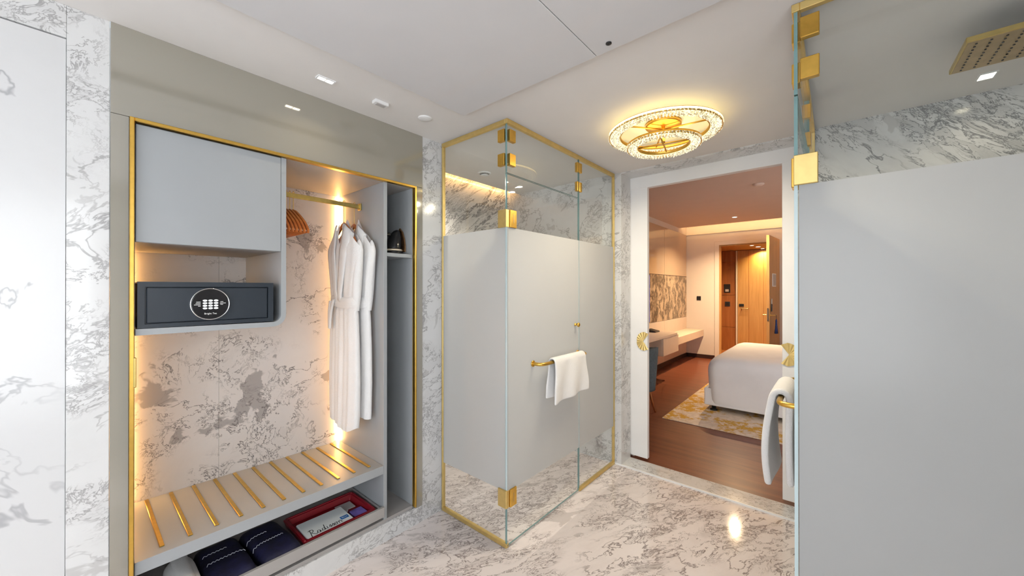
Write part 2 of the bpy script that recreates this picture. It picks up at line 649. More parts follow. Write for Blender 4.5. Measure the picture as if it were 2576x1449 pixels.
# ------------------------------------------------------------------ the bathroom shell
CZ = 2.406
WY = 1.96          # plane of the wardrobe wall
BY = 2.53          # back of wardrobe and of the toilet cabin
SX = 1.58          # near glass of both cabins
DX = 2.92          # door wall
LY = 1.395         # glass front of the cabin beside the wardrobe
RY = 0.098         # glass front of the shower
RW = -1.0          # right wall

struct('floor', bx(-1.95, DX, RW - .1, BY + .1, -0.06, 0.0), M_floor, 'polished white marble floor with pinkish grey veins')

# ceiling: plaster plus two lowered boards
cl = nb()
box(cl, -1.95, DX + .2, RW - .1, WY + 0.0, CZ, CZ + 0.05)
box(cl, SX + .005, DX + .2, WY, 2.42, CZ, CZ + 0.05)
ceiling = struct('ceiling', cl, M_paint, 'white plaster ceiling of the bathroom')
obj('ceiling_board', bx(-1.9, 1.352, 0.7185, 1.503, 2.376, CZ, bev=0.002, seg=1), M_panel, ceiling)
obj('ceiling_board', bx(-1.9, 1.352, RW, 0.716, 2.376, CZ, bev=0.002, seg=1), M_panel, ceiling)
# lid over the light cove above the cabin
struct('ceiling', bx(SX - .1, DX + .2, 2.30, BY + .12, 2.62, 2.66), M_paint, 'plaster lid over the light cove of the glass cabin')
struct('wall_cove', bx(SX - .1, DX + .2, 2.28, 2.30, CZ + .05, 2.66), M_paint, 'short plaster upstand closing the light cove')

# left wall: stone strip, top band, white slab
wl = struct('wall_left', bx(-1.95, 0.078, WY + .02, WY + .14, 0, CZ + .05), M_paint, 'wall left of the wardrobe clad in stone')
obj('stone_strip', bx(-0.02, 0.0795, WY - .001, WY + .02, 0, CZ, bev=0.001, seg=1), M_marble, wl)
obj('stone_band', bx(-1.9, -0.0205, WY - .001, WY + .02, 2.297, CZ, bev=0.001, seg=1), M_marble, wl)
obj('stone_slab', bx(-1.9, -0.021, WY + .004, WY + .02, 0, 2.294, bev=0.001, seg=1), M_slab, wl)
# pier between the wardrobe and the cabin
struct('wall_middle', bx(1.4175, SX + .005, WY, BY, 0, CZ), M_marble, 'veined marble pier between wardrobe and glass cabin')
struct('wall_rear', bx(0.02, DX + .2, BY + .012, BY + .12, 0, 2.66), M_paint, 'rear wall behind the wardrobe')
struct('wall_rear', bx(SX + .005, DX, BY, BY + .012, 0, 2.62), M_wc, 'diagonally veined marble rear wall inside the glass cabin')
# door wall
struct('wall_front', bx(DX, 3.10, 1.327, BY + .1, 0, 2.66), M_marble, 'marble door wall on the wardrobe side')
struct('wall_front', bx(2.87, 3.10, RW, 0.166, 0, CZ + .05), M_shw, 'veined marble wall at the back of the shower')
struct('trim_1', bx(DX, 3.10, 0.166, 1.327, 2.395, CZ + .05), M_marble, 'marble soffit over the doorway')
struct('wall_front', bx(3.155, 3.25, 1.315, 2.66, 0, 2.72), M_bpaint, 'bedroom side of the door wall, desk side')
struct('wall_front', (lambda b: (box(b, 3.155, 3.25, -1.15, 0.18, 0, 2.72), box(b, 3.155, 3.25, -2.8, -2.72, 0, 2.72), box(b, 3.155, 3.25, -2.72, -1.15, 0, .4), box(b, 3.155, 3.25, -2.72, -1.15, 2.38, 2.72), b)[-1])(nb()), M_bpaint, 'bedroom side of the door wall, bed side')
struct('wall_front', bx(3.10, 3.25, -2.8, 2.66, 2.44, 2.72), M_bpaint, 'bedroom wall over the doorway')
th = struct('trim_2', bx(DX + .008, 3.10, 0.166, 1.327, -0.06, 0.012), M_marble, 'marble threshold of the doorway')
obj('edge_strip', bx(DX - .002, DX + .008, 0.10, 1.39, -0.05, 0.012), M_white, th)
# right wall with its window, wall behind the viewer
wr = nb()
box(wr, -1.95, -1.85, RW - .1, RW, 0, CZ + .05)
box(wr, .15, 3.1, RW - .1, RW, 0, CZ + .05)
box(wr, -1.85, .15, RW - .1, RW, 0, .45)
box(wr, -1.85, .15, RW - .1, RW, 2.25, CZ + .05)
struct('wall_right', wr, M_marble, 'marble wall with the window, out of view to the right')
wb = nb()
box(wb, -2.0, -1.9, RW - .1, -.70, 0, CZ + .05)
box(wb, -2.0, -1.9, 1.40, 2.1, 0, CZ + .05)
box(wb, -2.0, -1.9, -.70, 1.40, 0, .45)
box(wb, -2.0, -1.9, -.70, 1.40, 2.25, CZ + .05)
struct('wall_back', wb, M_marble, 'marble wall with an added second window behind the viewer')
struct('window_added', (lambda b: (box(b, -1.97, -1.92, -.70, -.64, .45, 2.25), box(b, -1.97, -1.92, 1.34, 1.40, .45, 2.25), box(b, -1.97, -1.92, .32, .38, .51, 2.19), box(b, -1.97, -1.92, -.64, 1.34, .45, .51), box(b, -1.97, -1.92, -.64, 1.34, 2.19, 2.25), b)[-1])(nb()), M_white, 'added white framed window behind the viewer, for fill light')  # unseen window added to go with the rear fill light
struct('window_1', (lambda b: (box(b, -1.85, -1.79, RW - .07, RW - .02, .45, 2.25), box(b, .09, .15, RW - .07, RW - .02, .45, 2.25), box(b, -.78, -.72, RW - .07, RW - .02, .51, 2.19), box(b, -1.79, .09, RW - .07, RW - .02, .45, .51), box(b, -1.79, .09, RW - .07, RW - .02, 2.19, 2.25), b)[-1])(nb()), M_white, 'white framed window out of view to the right')

# ------------------------------------------------------------------ bedroom and lobby shell
BX = 8.55
BL = 2.42
struct('floor', bx(3.10, BX, -2.8, BL + .1, -0.06, 0.006), M_wfloor, 'dark reddish brown wooden bedroom floor')
struct('floor', bx(BX, 10.1, -0.4, 2.4, -0.06, 0.006), M_walnut, 'wooden floor of the entrance lobby')
struct('ceiling', bx(3.10, 8.10, -2.8, BL + .1, 2.70, 2.75), M_bceil, 'flat bedroom ceiling')
struct('ceiling', bx(8.0, BX + .1, -2.8, BL + .1, 2.95, 3.0), M_bceil, 'top of the bedroom light cove')
struct('wall_cove', bx(8.02, 8.05, -2.8, BL + .1, 2.75, 2.95), M_bpaint, 'upstand of the bedroom light cove')
struct('wall_left', bx(3.25, BX + .1, BL, BL + .1, 0, 3.0), M_bpaint, 'bedroom wall behind the desk')
struct('wall_right', bx(3.155, BX + .1, -2.9, -2.8, 0, 3.0), M_bpaint, 'bedroom wall beyond the bed')
struct('window_2', (lambda b: (box(b, 3.18, 3.23, -2.72, -2.66, .4, 2.38), box(b, 3.18, 3.23, -1.21, -1.15, .4, 2.38), box(b, 3.18, 3.23, -1.96, -1.91, .46, 2.32), box(b, 3.18, 3.23, -2.66, -1.21, .4, .46), box(b, 3.18, 3.23, -2.66, -1.21, 2.32, 2.38), b)[-1])(nb()), M_white, 'white framed bedroom window beyond the bed')
OL, OR, OT = 1.79, 0.80, 2.34       # lobby opening
fw = nb()
box(fw, BX, BX + .1, OL, BL + .1, 0, 2.60)
box(fw, BX, BX + .1, -2.8, OR, 0, 2.60)
box(fw, BX, BX + .1, OR, OL, OT, 2.60)
box(fw, BX + .03, BX + .1, -2.8, BL + .1, 2.60, 3.0)
struct('wall_far', fw, M_bpaint, 'far bedroom wall with the lobby doorway')
dk = nb()
box(dk, BX - .015, BX + .02, OL - .005, OL + .075, 0, OT + .075, bev=.004)
box(dk, BX - .015, BX + .02, OR - .075, OR + .005, 0, OT + .075, bev=.004)
box(dk, BX - .015, BX + .02, OR, OL, OT, OT + .075, bev=.004)
struct('trim_3', dk, M_bpaint, 'cream door casing around the lobby doorway')
dk = nb()
box(dk, BX + .02, BX + .10, OL - .03, OL - .005, 0, OT)
box(dk, BX + .02, BX + .10, OR, OL - .03, OT - .025, OT)
struct('trim_4', dk, M_oak, 'honey coloured wooden jamb of the lobby doorway')
struct('trim_6', bx(BX - .03, BX + .03, -2.8, BL - .012, 2.588, 2.602), M_bpaint, 'narrow ledge under the light cove on the far bedroom wall')
struct('baseboard_far', bx(BX - .015, BX, OL + .075, BL, 0, 0.085), M_base, 'dark baseboard under the light switch')
struct('baseboard_left', bx(3.25, BX, BL - .015, BL, 0, 0.085), M_base, 'dark baseboard below the desk')
# lobby
struct('wall_left', bx(BX + .1, 10.1, 2.2, 2.3, 0, 2.5), M_walnut, 'veneered side wall of the lobby, socket side')
struct('wall_right', bx(BX + .1, 10.1, -0.4, -0.3, 0, 2.5), M_walnut, 'veneered side wall of the lobby, hinge side')
struct('ceiling', bx(BX + .1, 10.1, -0.4, 2.3, 2.34, 2.4), M_oak, 'lowered lobby ceiling')
wv = struct('wall_far', bx(10.03, 10.13, -0.4, 2.3, 0, 2.5), M_walnut, 'veneered end wall of the lobby')
for z0, z1 in ((0.0, 0.55), (0.557, 1.30), (1.307, 2.08), (2.087, 2.335)):
    obj('veneer_panel', bx(10.012, 10.03, 1.755, 2.2, z0, z1, bev=.002, seg=1), M_walnut, wv)

# ------------------------------------------------------------------ sliding doors of the doorway
struct('trim_5', bx(3.102, 3.155, 0.10, 1.40, 2.297, 2.44, bev=.002, seg=1), M_white, 'white header rail of the sliding doors')


def ginkgo(cy, cz, face, sgn):
    """fan shaped plate of pleats, notched toward the middle of the doorway; sgn=+1 fan opens to +Y"""
    b = nb()
    n = 12
    R, hub = 0.078, Vector((face, cy - sgn * 0.030, cz))
    a0, a1 = -118, 118
    prev = None
    c0 = b.verts.new(hub + Vector((-0.005, sgn * 0.012, 0)))
    pts = []
    for i in range(2 * n + 1):
        a = math.radians(a0 + (a1 - a0) * i / (2 * n))
        rr = R * (1.0 if abs(a) < 1.7 else 0.93) * (0.82 + 0.18 * abs(math.sin(a)))
        dep = -0.0085 if i % 2 else -0.0055
        pts.append((b.verts.new(hub + Vector((dep, sgn * rr * math.cos(a), rr * math.sin(a)))), b.verts.new(hub + Vector((0, sgn * rr * math.cos(a), rr * math.sin(a))))))
    for p, q in zip(pts, pts[1:]):
        b.faces.new((c0, p[0], q[0]))
        b.faces.new((p[0], p[1], q[1], q[0]))
    return b


def leaf(name, y0, y1, hy, sgn, label):
    d = struct(name, bx(3.108, 3.148, y0, y1, 0.034, 2.42, bev=.002, seg=1), M_white, label)
    h = obj('fan_handle', ginkgo(hy, 1.012, 3.108, sgn), M_palegold, d)
    h['label'] = 'pleated gold fan shaped pull'


leaf('door_1', 1.183, 2.05, 1.236, 1, 'white sliding door leaf with gold fan pull, wardrobe side')
leaf('door_2', -0.60, 0.268, 0.212, -1, 'white sliding door leaf with gold fan pull, shower side')

# ------------------------------------------------------------------ wardrobe
WD = thing('wardrobe', 'built-in open wardrobe with gold frame and grey tinted glass surround', 'wardrobe', (0.75, 2.2, 0))
for nm, a in (('glass_panel', (0.081, 0.128, WY - .004, WY + .008, .10, 2.081)), ('glass_panel', (1.366, 1.417, WY - .004, WY + .008, .10, 2.081)), ('glass_panel', (0.081, 1.417, WY - .004, WY + .008, 2.0825, CZ))):
    obj(nm, bx(*a, bev=.001, seg=1), M_tinted, WD)
for a in ((0.1285, 0.1415, WY - .018, WY + .012, .115, 2.081), (1.3535, 1.3655, WY - .018, WY + .012, .115, 2.081), (0.1415, 1.3535, WY - .018, WY + .012, 2.068, 2.081)):
    obj('gold_frame_trim', bx(*a, bev=.002, seg=1), M_gold, WD)
obj('gold_catch', bx(0.1385, 0.147, WY - .021, WY - .008, 1.09, 1.20, bev=.002, seg=1), M_brassrail, WD)
obj('plinth', bx(0.0815, 1.417, WY - .003, WY + .04, 0, .105), M_marble, WD)
obj('side_board', bx(0.1285, 0.1445, WY + .012, BY - .015, .11, 2.10), M_greyin, WD)
obj('side_board', bx(1.349, 1.3655, WY + .012, BY - .015, .11, 2.10), M_grey, WD)
obj('top_board', bx(0.1285, 1.3655, WY + .012, BY - .015, 2.068, 2.10), M_greyin, WD)
obj('divider', bx(1.1555, 1.177, WY + .004, BY - .013, .125, 2.068, bev=.001, seg=1), M_grey, WD)
obj('base_board', bx(0.1445, 1.349, WY + .006, BY - .015, .106, .125), M_greyin, WD)
obj('iron_shelf', bx(1.177, 1.349, WY + .008, BY - .015, 1.641, 1.6625, bev=.001, seg=1), M_grey, WD)
obj('back_board', bx(1.177, 1.349, BY - .013, BY, .125, 2.068), M_greyin, WD)
obj('stone_back_slab', bx(0.1445, 0.505, BY - .012, BY + .011, .11, 2.10), M_back, WD)
obj('stone_back_slab', bx(0.506, 1.1555, BY - .012, BY + .011, .11, 2.10), M_back, WD)
# upper cupboard with flap, and the rounded L shaped niche around the safe
obj('cupboard_floor', bx(0.1445, 0.626, WY + .02, BY - .015, 1.626, 1.645), M_greyin, WD)
obj('cupboard_door', bx(0.1455, 0.6265, WY + .002, WY + .02, 1.6265, 2.064, bev=.0015, seg=1), M_grey, WD)
ro, ri, tk = 0.055, 0.034, 0.021
out = [(0.6485, 2.066)] + arc(0.6485 - ro, 1.278 + ro, ro, 0, -90) + [(0.1455, 1.278)]
inn = [(0.1455, 1.278 + tk + .003)] + arc(0.6485 - ro, 1.278 + ro, ri, -90, 0) + [(0.6485 - tk, 2.066)]
obj('niche_panel', prism(nb(), out + inn, 1, WY + .002, BY - .013), M_grey, WD)
# bench with eleven brass strips
bench = obj('bench', bx(0.1445, 1.155, WY + .002, BY - .013, .389, .437, bev=.0015, seg=1), M_grey, WD)
strip0 = None
for i in range(11):
    if strip0 is None:
        strip0 = obj('brass_strip', bx(.2245 - .0075, .2245 + .0075, 2.008, 2.502, .4365, .4425, bev=.0015, seg=1), M_gold, bench)
    else:
        c = strip0.copy()
        COL.objects.link(c)
        c.parent = bench
        c.location.x += .0868 * i
# shallow pull-out drawer
dr = obj('drawer', (lambda b: (box(b, .148, 1.152, WY - .012, WY + .006, .150, .206, bev=.0015, seg=1), box(b, .150, 1.150, WY + .006, 2.44, .150, .160), box(b, .150, .162, WY + .006, 2.44, .16, .19), box(b, 1.138, 1.150, WY + .006, 2.44, .16, .19), box(b, .162, 1.138, 2.428, 2.44, .16, .19), b)[-1])(nb()), M_greyin, WD)
# hanging rail
rl = obj('hanging_rail', bx(.649, 1.155, 2.229, 2.243, 1.947, 1.972, bev=.002, seg=1), M_brassrail, WD)
obj('rail_bracket', bx(1.146, 1.1555, 2.218, 2.254, 1.938, 1.98, bev=.002, seg=1), M_brassrail, rl)
# vertical light strips in the back corners
for x0, x1 in ((1.137, 1.149), (.148, .158)):
    s = obj('led_strip', bx(x0, x1, 2.505, 2.515, .44, 1.27 if x0 < .5 else 2.062), M_led, WD)
    s['label'] = 'glowing warm light strip'
obj('led_strip', bx(.148, .158, 2.505, 2.515, 1.31, 1.62), M_led, WD)

# ------------------------------------------------------------------ safe
SF = thing('safe', 'dark anthracite room safe with round keypad in the wardrobe niche', 'safe', (.37, 2.12, 1.3025))
fy = WY + .010
b = nb()
box(b, .151, .598, fy + .016, 2.33, 1.3025, 1.479, bev=.006)
obj('safe_body', b, M_anth, SF)
b = nb()
X0, X1, Z0, Z1 = .151, .598, 1.3025, 1.479
x0, x1, z0, z1 = .171, .577, 1.318, 1.460
for a in ((X0, x0, Z0, Z1), (x1, X1, Z0, Z1), (x0, x1, Z0, z0), (x0, x1, z1, Z1)):
    box(b, a[0], a[1], fy, fy + .016, a[2], a[3])
obj('safe_rim', b, M_anth, SF)
sd = obj('safe_door', bx(x0 + .005, x1 - .002, fy + .004, fy + .02, z0 + .003, z1 - .003, bev=.002, seg=1), M_anth, SF)
obj('dial_plate', lathe(nb(), [(.0625, 0), (.0625, -.010), (.060, -.011)], (.366, fy + .004, 1.389), 1, 48), M_dial, sd)
obj('dial_ring', lathe(nb(), [(.0655, 0), (.0655, -.012), (.063, -.0125), (.062, -.010)], (.366, fy + .004, 1.389), 1, 48, cap=False), M_chrome, sd)
digits = ['1', '2', '3', '4', '5', '6', '7', '8', '9', 'C', '0', 'E']
for i in range(12):
    kx, kz = .348 + .0182 * (i % 3), 1.4035 - .0106 * (i // 3)
    e = nb()
    prism(e, [(kx + .0076 * math.cos(a), kz + .0041 * math.sin(a)) for a in [2 * PI * k / 16 for k in range(16)]], 1, fy - .0085, fy - .0068)
    obj('key', e, M_key, sd)
RX = Matrix.Rotation(PI / 2, 4, 'X')
b = nb()
for i in range(12):
    kx, kz = .348 + .0182 * (i % 3), 1.4035 - .0106 * (i // 3)
    merge(b, text_bm(digits[i], .0062, Matrix.Translation((kx, fy - .0087, kz)) @ RX, extrude=.0001))
obj('key_numerals', b, M_ink, sd)['kind'] = 'stuff'
b = text_bm('Bright Tec', .0098, Matrix.Translation((.3665, fy - .0076, 1.3495)) @ RX, extrude=.0002)
for z, x0_, x1_ in ((1.398, .320, .334), (1.392, .318, .334), (1.3865, .313, .334), (1.381, .326, .334), (1.398, .399, .409), (1.392, .398, .417), (1.3865, .399, .408)):
    box(b, x0_, x1_, fy - .0078, fy - .007, z - .001, z + .001)
obj('dial_lettering', b, M_print, sd)['kind'] = 'stuff'

# ------------------------------------------------------------------ hangers
RAILY, RAILZ = 2.236, 1.972


def hanger_parts(root, x, dz=0.0, w=.205):
    zt = 1.885 + dz
    b = nb()
    P = [(x, RAILY, zt - .01), (x, RAILY, RAILZ - .035)]
    hook = [(RAILY + .013 * math.cos(math.radians(a)), RAILZ - .004 + .013 * math.sin(math.radians(a))) for a in range(-60, 190, 25)]
    path = P + [(x, RAILY + .006, RAILZ - .022)] + [(x, p[0], p[1]) for p in hook]
    tube(b, catmull(path, 3), .0019, 8)
    obj('hook', b, M_palegold, root)
    b = nb()
    top, bot = [], []
    for i in range(17):
        s = -1 + i / 8
        y = RAILY + s * w
        z = zt - .118 * abs(s) ** 1.25 - .012 * (abs(s) > .8) * (abs(s) - .8) / .2
        th = .024 - .004 * abs(s)
        top.append((y, z))
        bot.append((y, z - th))
    prism(b, top + bot[::-1], 0, x - .0055, x + .0055)
    bmesh.ops.bevel(b, geom=[e for e in b.edges if abs(e.verts[0].co.x - e.verts[1].co.x) < 1e-6], offset=.0025, segments=2, affect='EDGES')
    obj('shoulder_bar', b, M_hanger, root)
    b = nb()
    tube(b, [(x, RAILY - w + .012, zt - .142), (x, RAILY + w - .012, zt - .142)], .0048, 10)
    obj('trouser_bar', b, M_hanger, root)


order = ['first', 'second', 'third', 'fourth', 'fifth', 'sixth', 'seventh']
for i in range(7):
    x = .774 - .0178 * i
    r = thing('clothes_hanger', 'empty wooden clothes hanger, %s in the row counted from the bathrobes' % order[i], 'hanger', (x, RAILY, 1.72), 'empty hangers on the rail')
    hanger_parts(r, x)


# ------------------------------------------------------------------ bathrobes
def robe(cx, cy, side, dx, hem, label, hlabel, phase):
    hr = thing('clothes_hanger', hlabel, 'hanger', (cx, RAILY, 1.72), 'hangers carrying bathrobes')
    hanger_parts(hr, cx, -.034, .15)
    r = thing('bathrobe', label, 'bathrobe', (cx, cy, hem), 'white bathrobes')

    def W(z):
        K = [(1.87, .06), (1.82, .10), (1.76, .160), (1.70, .200), (1.66, .204), (1.55, .182), (1.43, .152), (1.36, .146), (1.28, .160), (1.1, .172), (.9, .176), (.72, .168), (.60, .150)]
        for (za, wa), (zb_, wb_) in zip(K, K[1:]):
            if z >= zb_:
                f = min(1, max(0, (z - zb_) / (za - zb_)))
                return wb_ + (wa - wb_) * f
        return K[-1][1]

    def D(z):
        if z > 1.70: return dx * (.45 + .45 * min(1, (1.87 - z) / .17))
        if 1.33 < z < 1.42: return dx * .88
        return dx * (1.0 + .12 * max(0, (1.3 - z)))

    NS, NZ = 36, 60

    def sheet(sg):
        rows = []
        for j in range(NZ + 1):
            row = []
            for i in range(NS + 1):
                s = -1 + 2 * i / NS
                ay = abs(s) * .2
                zt = 1.846 - .80 * max(0, ay - .05) - 1.6 * max(0, ay - .16) ** 1.15
                if sg < 0 and ay < .05:
                    zt -= (.05 - ay) / .05 * .13
                if sg > 0 and ay < .07:
                    zt += .03 * (1 - ay / .07)
                zb_ = hem + .018 * math.sin(3 * s + phase) + .03 * s * s
                z = zt + (zb_ - zt) * (j / NZ)
                y = cy + s * W(z)
                fold = .09 * math.sin(9 * s + phase + 1.2 * math.sin(2.2 * z)) * min(1, max(0, (1.75 - z) / .3)) + .08 * math.sin(21 * s + phase * 2 + 3 * z)
                if 1.34 < z < 1.41: fold *= .35
                d = D(z) * math.sqrt(max(0, 1 - s * s)) ** .8 * (1 + fold)
                row.append((cx + sg * d, y, z))
            rows.append(row)
        return rows
    b = nb()
    grid(b, sheet(-1))
    grid(b, sheet(1))
    bmesh.ops.remove_doubles(b, verts=b.verts, dist=.0008)
    obj('robe_body', b, M_cloth, r)
    # shawl collar: two folded bands running from the neck to the waist
    for sg in (-1, 1):
        b = nb()
        rows = []
        for j in range(19):
            f = j / 18
            z = 1.836 - .445 * f
            yc = cy + sg * (.052 * (1 - f) ** .9 + .004)
            row = []
            for k in range(6):
                q = k / 5
                y = yc + sg * (q * .074 * (1 - .5 * f) - .006)
                s = (y - cy) / W(z)
                d = D(z) * math.sqrt(max(0, 1 - s * s)) ** .8
                lift = .007 + .003 * math.sin(PI * q) - .004 * (k == 5)
                row.append((cx - d - lift, y, z - (.02 + .045 * (1 - f)) * q))
            rows.append(row)
        grid(b, rows)
        o = obj('collar', b, M_cloth, r)
        modifier(o, 'SOLIDIFY', thickness=.007, offset=0)
    # belt with a hanging loop
    b = nb()
    rows = []
    for z, e in ((1.408, .004), (1.40, .011), (1.375, .013), (1.35, .011), (1.342, .004)):
        rows.append([(cx + (D(1.375) + e) * math.cos(a) * (1 + .05 * math.sin(5 * a)), cy + (W(1.375) + e) * math.sin(a), z + .006 * math.sin(3 * a)) for a in [2 * PI * k / 40 for k in range(40)]])
    grid(b, rows, closed=True)
    bl = obj('belt', b, M_cloth, r)
    b = nb()
    yb = cy + .022
    xs = cx - D(1.37) - .016
    path = [(xs, yb, 1.39), (xs - .012, yb + .004, 1.33), (xs - .016, yb + .012, 1.26), (xs - .012, yb + .026, 1.215), (xs - .006, yb + .044, 1.25), (xs - .002, yb + .052, 1.32), (xs + .004, yb + .05, 1.38)]
    path = catmull(path, 4)
    rows = [[(p[0], p[1], p[2]), (p[0] - .004, p[1] + .016, p[2]), (p[0], p[1] + .03, p[2])] for p in path]
    grid(b, rows)
    o = obj('belt_loop', b, M_cloth, bl)
    modifier(o, 'SOLIDIFY', thickness=.006, offset=0)
    # empty sleeves folded flat along the sides
    for sg in (-1, 1):
        b = nb()
        rows = []
        for j in range(22):
            f = j / 21
            z = 1.735 - .41 * f
            yc = cy + sg * (.172 - .048 * f)
            cap_ = min(1, .05 + (f * 6) ** .6)
            rx, ry = (.018 + .008 * math.sin(PI * f)) * cap_, (.030 + .010 * (1 - f) + .003 * math.sin(9 * f)) * cap_
            rows.append([(cx + .004 + rx * math.cos(a) * (1 + .1 * math.sin(3 * a + 5 * f)), yc + ry * math.sin(a), z) for a in [2 * PI * k / 18 for k in range(18)]])
        grid(b, rows, closed=True)
        obj('sleeve', b, M_cloth, r)


robe(1.052, 2.228, 0, .036, .635, 'white bathrobe hanging in front, its belt loop facing the room', 'wooden hanger holding the front bathrobe', .4)
robe(1.116, 2.205, 0, .025, .68, 'white bathrobe hanging behind, against the grey divider', 'wooden hanger holding the bathrobe next to the divider', 2.1)

# ------------------------------------------------------------------ iron standing on its heel
IR = thing('steam_iron', 'black steam iron standing on its heel on the small shelf', 'iron', (1.295, 2.09, 1.6625))
ix, iy, iz = 1.290, 2.085, 1.6625


def iron_loft(zs, mat, name, par, grow=0.0, yo=0.0):
    b = nb()
    rows = []
    for z, rx, ry, ox in zs:
        rows.append([(ix + ox + (rx + grow) * math.cos(a), iy + yo + (ry + grow) * math.sin(a), iz + z) for a in [2 * PI * k / 28 for k in range(28)]])
    R = grid(b, rows, closed=True)
    b.faces.new(R[0][::-1])
    b.faces.new(R[-1])
    return obj(name, b, mat, par)


iron_loft([(.0005, .050, .056, 0), (.012, .056, .062, 0), (.022, .055, .060, 0)], M_black, 'heel', IR)
iron_loft([(.0225, .052, .058, 0), (.028, .056, .062, 0), (.034, .052, .058, 0)], M_cream, 'heel_band', IR)
iron_loft([(.0345, .050, .055, 0), (.045, .050, .054, .002), (.07, .046, .050, .006), (.10, .040, .044, .012), (.13, .031, .034, .018), (.150, .018, .021, .024), (.158, .006, .008, .028)], M_black, 'shell', IR)
b = nb()
prof = [(-.055, .02), (.055, .02), (.056, .06), (.047, .10), (.028, .145), (0, .172), (-.028, .145), (-.047, .10), (-.056, .06)]
prism(b, [(iy + p[0], iz + p[1]) for p in prof], 0, ix + .046, ix + .054)
obj('soleplate', b, M_copper, IR)
b = nb()
tube(b, catmull([(ix - .03, iy, iz + .03), (ix - .075, iy, iz + .04), (ix - .088, iy, iz + .075), (ix - .072, iy, iz + .115), (ix - .02, iy, iz + .125)], 5), .011, 12)
obj('handle', b, M_black, IR)
obj('indicator_light', lathe(nb(), [(.006, 0), (.005, -.004), (.001, -.006)], (ix + .002, iy - .051, iz + .062), 1, 14), M_cream, IR)

# ------------------------------------------------------------------ what lies in the drawer
DZ = .1602
TR = thing('laundry_tray', 'dark red lacquered tray in the open drawer', 'tray', (.93, 2.12, DZ))
tx0, tx1, ty0, ty1 = .735, 1.125, 1.985, 2.275
b = nb()
ih, oh = .02, .0
zt = .200
o4 = [(tx0, ty0), (tx1, ty0), (tx1, ty1), (tx0, ty1)]
i4 = [(tx0 + ih, ty0 + ih), (tx1 - ih, ty0 + ih), (tx1 - ih, ty1 - ih), (tx0 + ih, ty1 - ih)]
f4 = [(tx0 + .032, ty0 + .032), (tx1 - .032, ty0 + .032), (tx1 - .032, ty1 - .032), (tx0 + .032, ty1 - .032)]
b4 = [(tx0 + .012, ty0 + .012), (tx1 - .012, ty0 + .012), (tx1 - .012, ty1 - .012), (tx0 + .012, ty1 - .012)]
rows = [[(x, y, z) for x, y in q] for q, z in ((b4, DZ), (o4, zt), (i4, zt), (f4, DZ + .008))]
R = grid(b, rows, smooth=False, closed=True)
b.faces.new(R[0][::-1])
b.faces.new(R[-1])
bmesh.ops.bevel(b, geom=[e for e in b.edges if abs(e.verts[0].co.z - e.verts[1].co.z) > .01 or e.verts[0].co.z > .19], offset=.006, segments=3, affect='EDGES')
obj('tray_shell', b, M_red, TR)


def flat(cx, cy, lx, ly, z, th, rot, bev=.0008):
    b = bx(-lx / 2, lx / 2, -ly / 2, ly / 2, 0, th, bev=bev, seg=1)
    bmesh.ops.transform(b, matrix=Matrix.Translation((cx, cy, z)) @ Matrix.Rotation(math.radians(rot), 4, 'Z'), verts=b.verts)
    return b


o = obj('price_list', flat(.90, 2.158, .255, .055, DZ + .0085, .010, -1.5), M_card)
tag(o, 'pale grey list card lying at the back of the red tray', 'card')
o = obj('form_card', flat(1.035, 2.183, .09, .075, DZ + .0085, .004, -2), M_card)
tag(o, 'plain grey card in the far corner of the red tray', 'card')
o = obj('violet_packet', flat(1.055, 2.058, .072, .085, DZ + .0085, .016, 1, .003), M_purple)
tag(o, 'small violet packet in the red tray', 'packet')
b = flat(.884, 2.083, .238, .178, DZ + .020, .014, -1.0, .004)
EN = thing('laundry_bag', 'folded white paper laundry bag with handwritten style lettering in the red tray', 'bag', (.884, 2.083, DZ + .020))
obj('folded_bag', b, M_paper, EN)
# cursive lettering
strokes = [
    [(.05, .95), (.35, 1.1), (.62, 1.0)], [(.30, 1.05), (.24, .5), (.10, -.25)], [(.30, 1.02), (.62, 1.02), (.66, .72), (.34, .52)], [(.34, .52), (.52, .3), (.80, .02), (.98, .18)],
    [(1.40, .48), (1.12, .45), (1.06, .12), (1.30, .05), (1.42, .42), (1.44, .08), (1.62, .12)],
    [(2.05, .46), (1.76, .44), (1.72, .12), (1.94, .05), (2.08, .4)], [(2.22, 1.05), (2.10, .5), (2.10, .08), (2.28, .12)],
    [(2.42, .48), (2.38, .10), (2.52, .08)], [(2.47, .70), (2.50, .72)],
    [(2.66, .1), (2.88, .50), (2.94, .2), (2.80, .04), (3.02, .14)], [(3.06, .1), (3.28, .50), (3.34, .2), (3.20, .04), (3.42, .14)],
    [(3.72, .46), (3.50, .4), (3.50, .1), (3.70, .06), (3.80, .34), (3.72, .46), (3.95, .40)],
    [(4.06, .46), (4.06, .06)], [(4.06, .3), (4.26, .48), (4.40, .40), (4.40, .1), (4.56, .12)]]
b = nb()
sc = .168 / 4.6
zt = DZ + .0343
for s in strokes:
    pts = catmull([(p[0], p[1], 0) for p in s], 5)
    L = [(.782 + p[0] * sc + .012 * p[1] * sc * 3, 2.018 + p[1] * sc * 1.35) for p in pts]
    vs_ = []
    for k, p in enumerate(L):
        q0, q1 = L[max(k - 1, 0)], L[min(k + 1, len(L) - 1)]
        d = Vector((q1[0] - q0[0], q1[1] - q0[1]))
        d = d.normalized() if d.length else Vector((1, 0))
        wd = .0019
        vs_.append((b.verts.new((p[0] - d.y * wd, p[1] + d.x * wd, zt)), b.verts.new((p[0] + d.y * wd, p[1] - d.x * wd, zt))))
    for a_, c_ in zip(vs_, vs_[1:]):
        b.faces.new((a_[0], a_[1], c_[1], c_[0]))
obj('lettering', b, M_ink, EN)
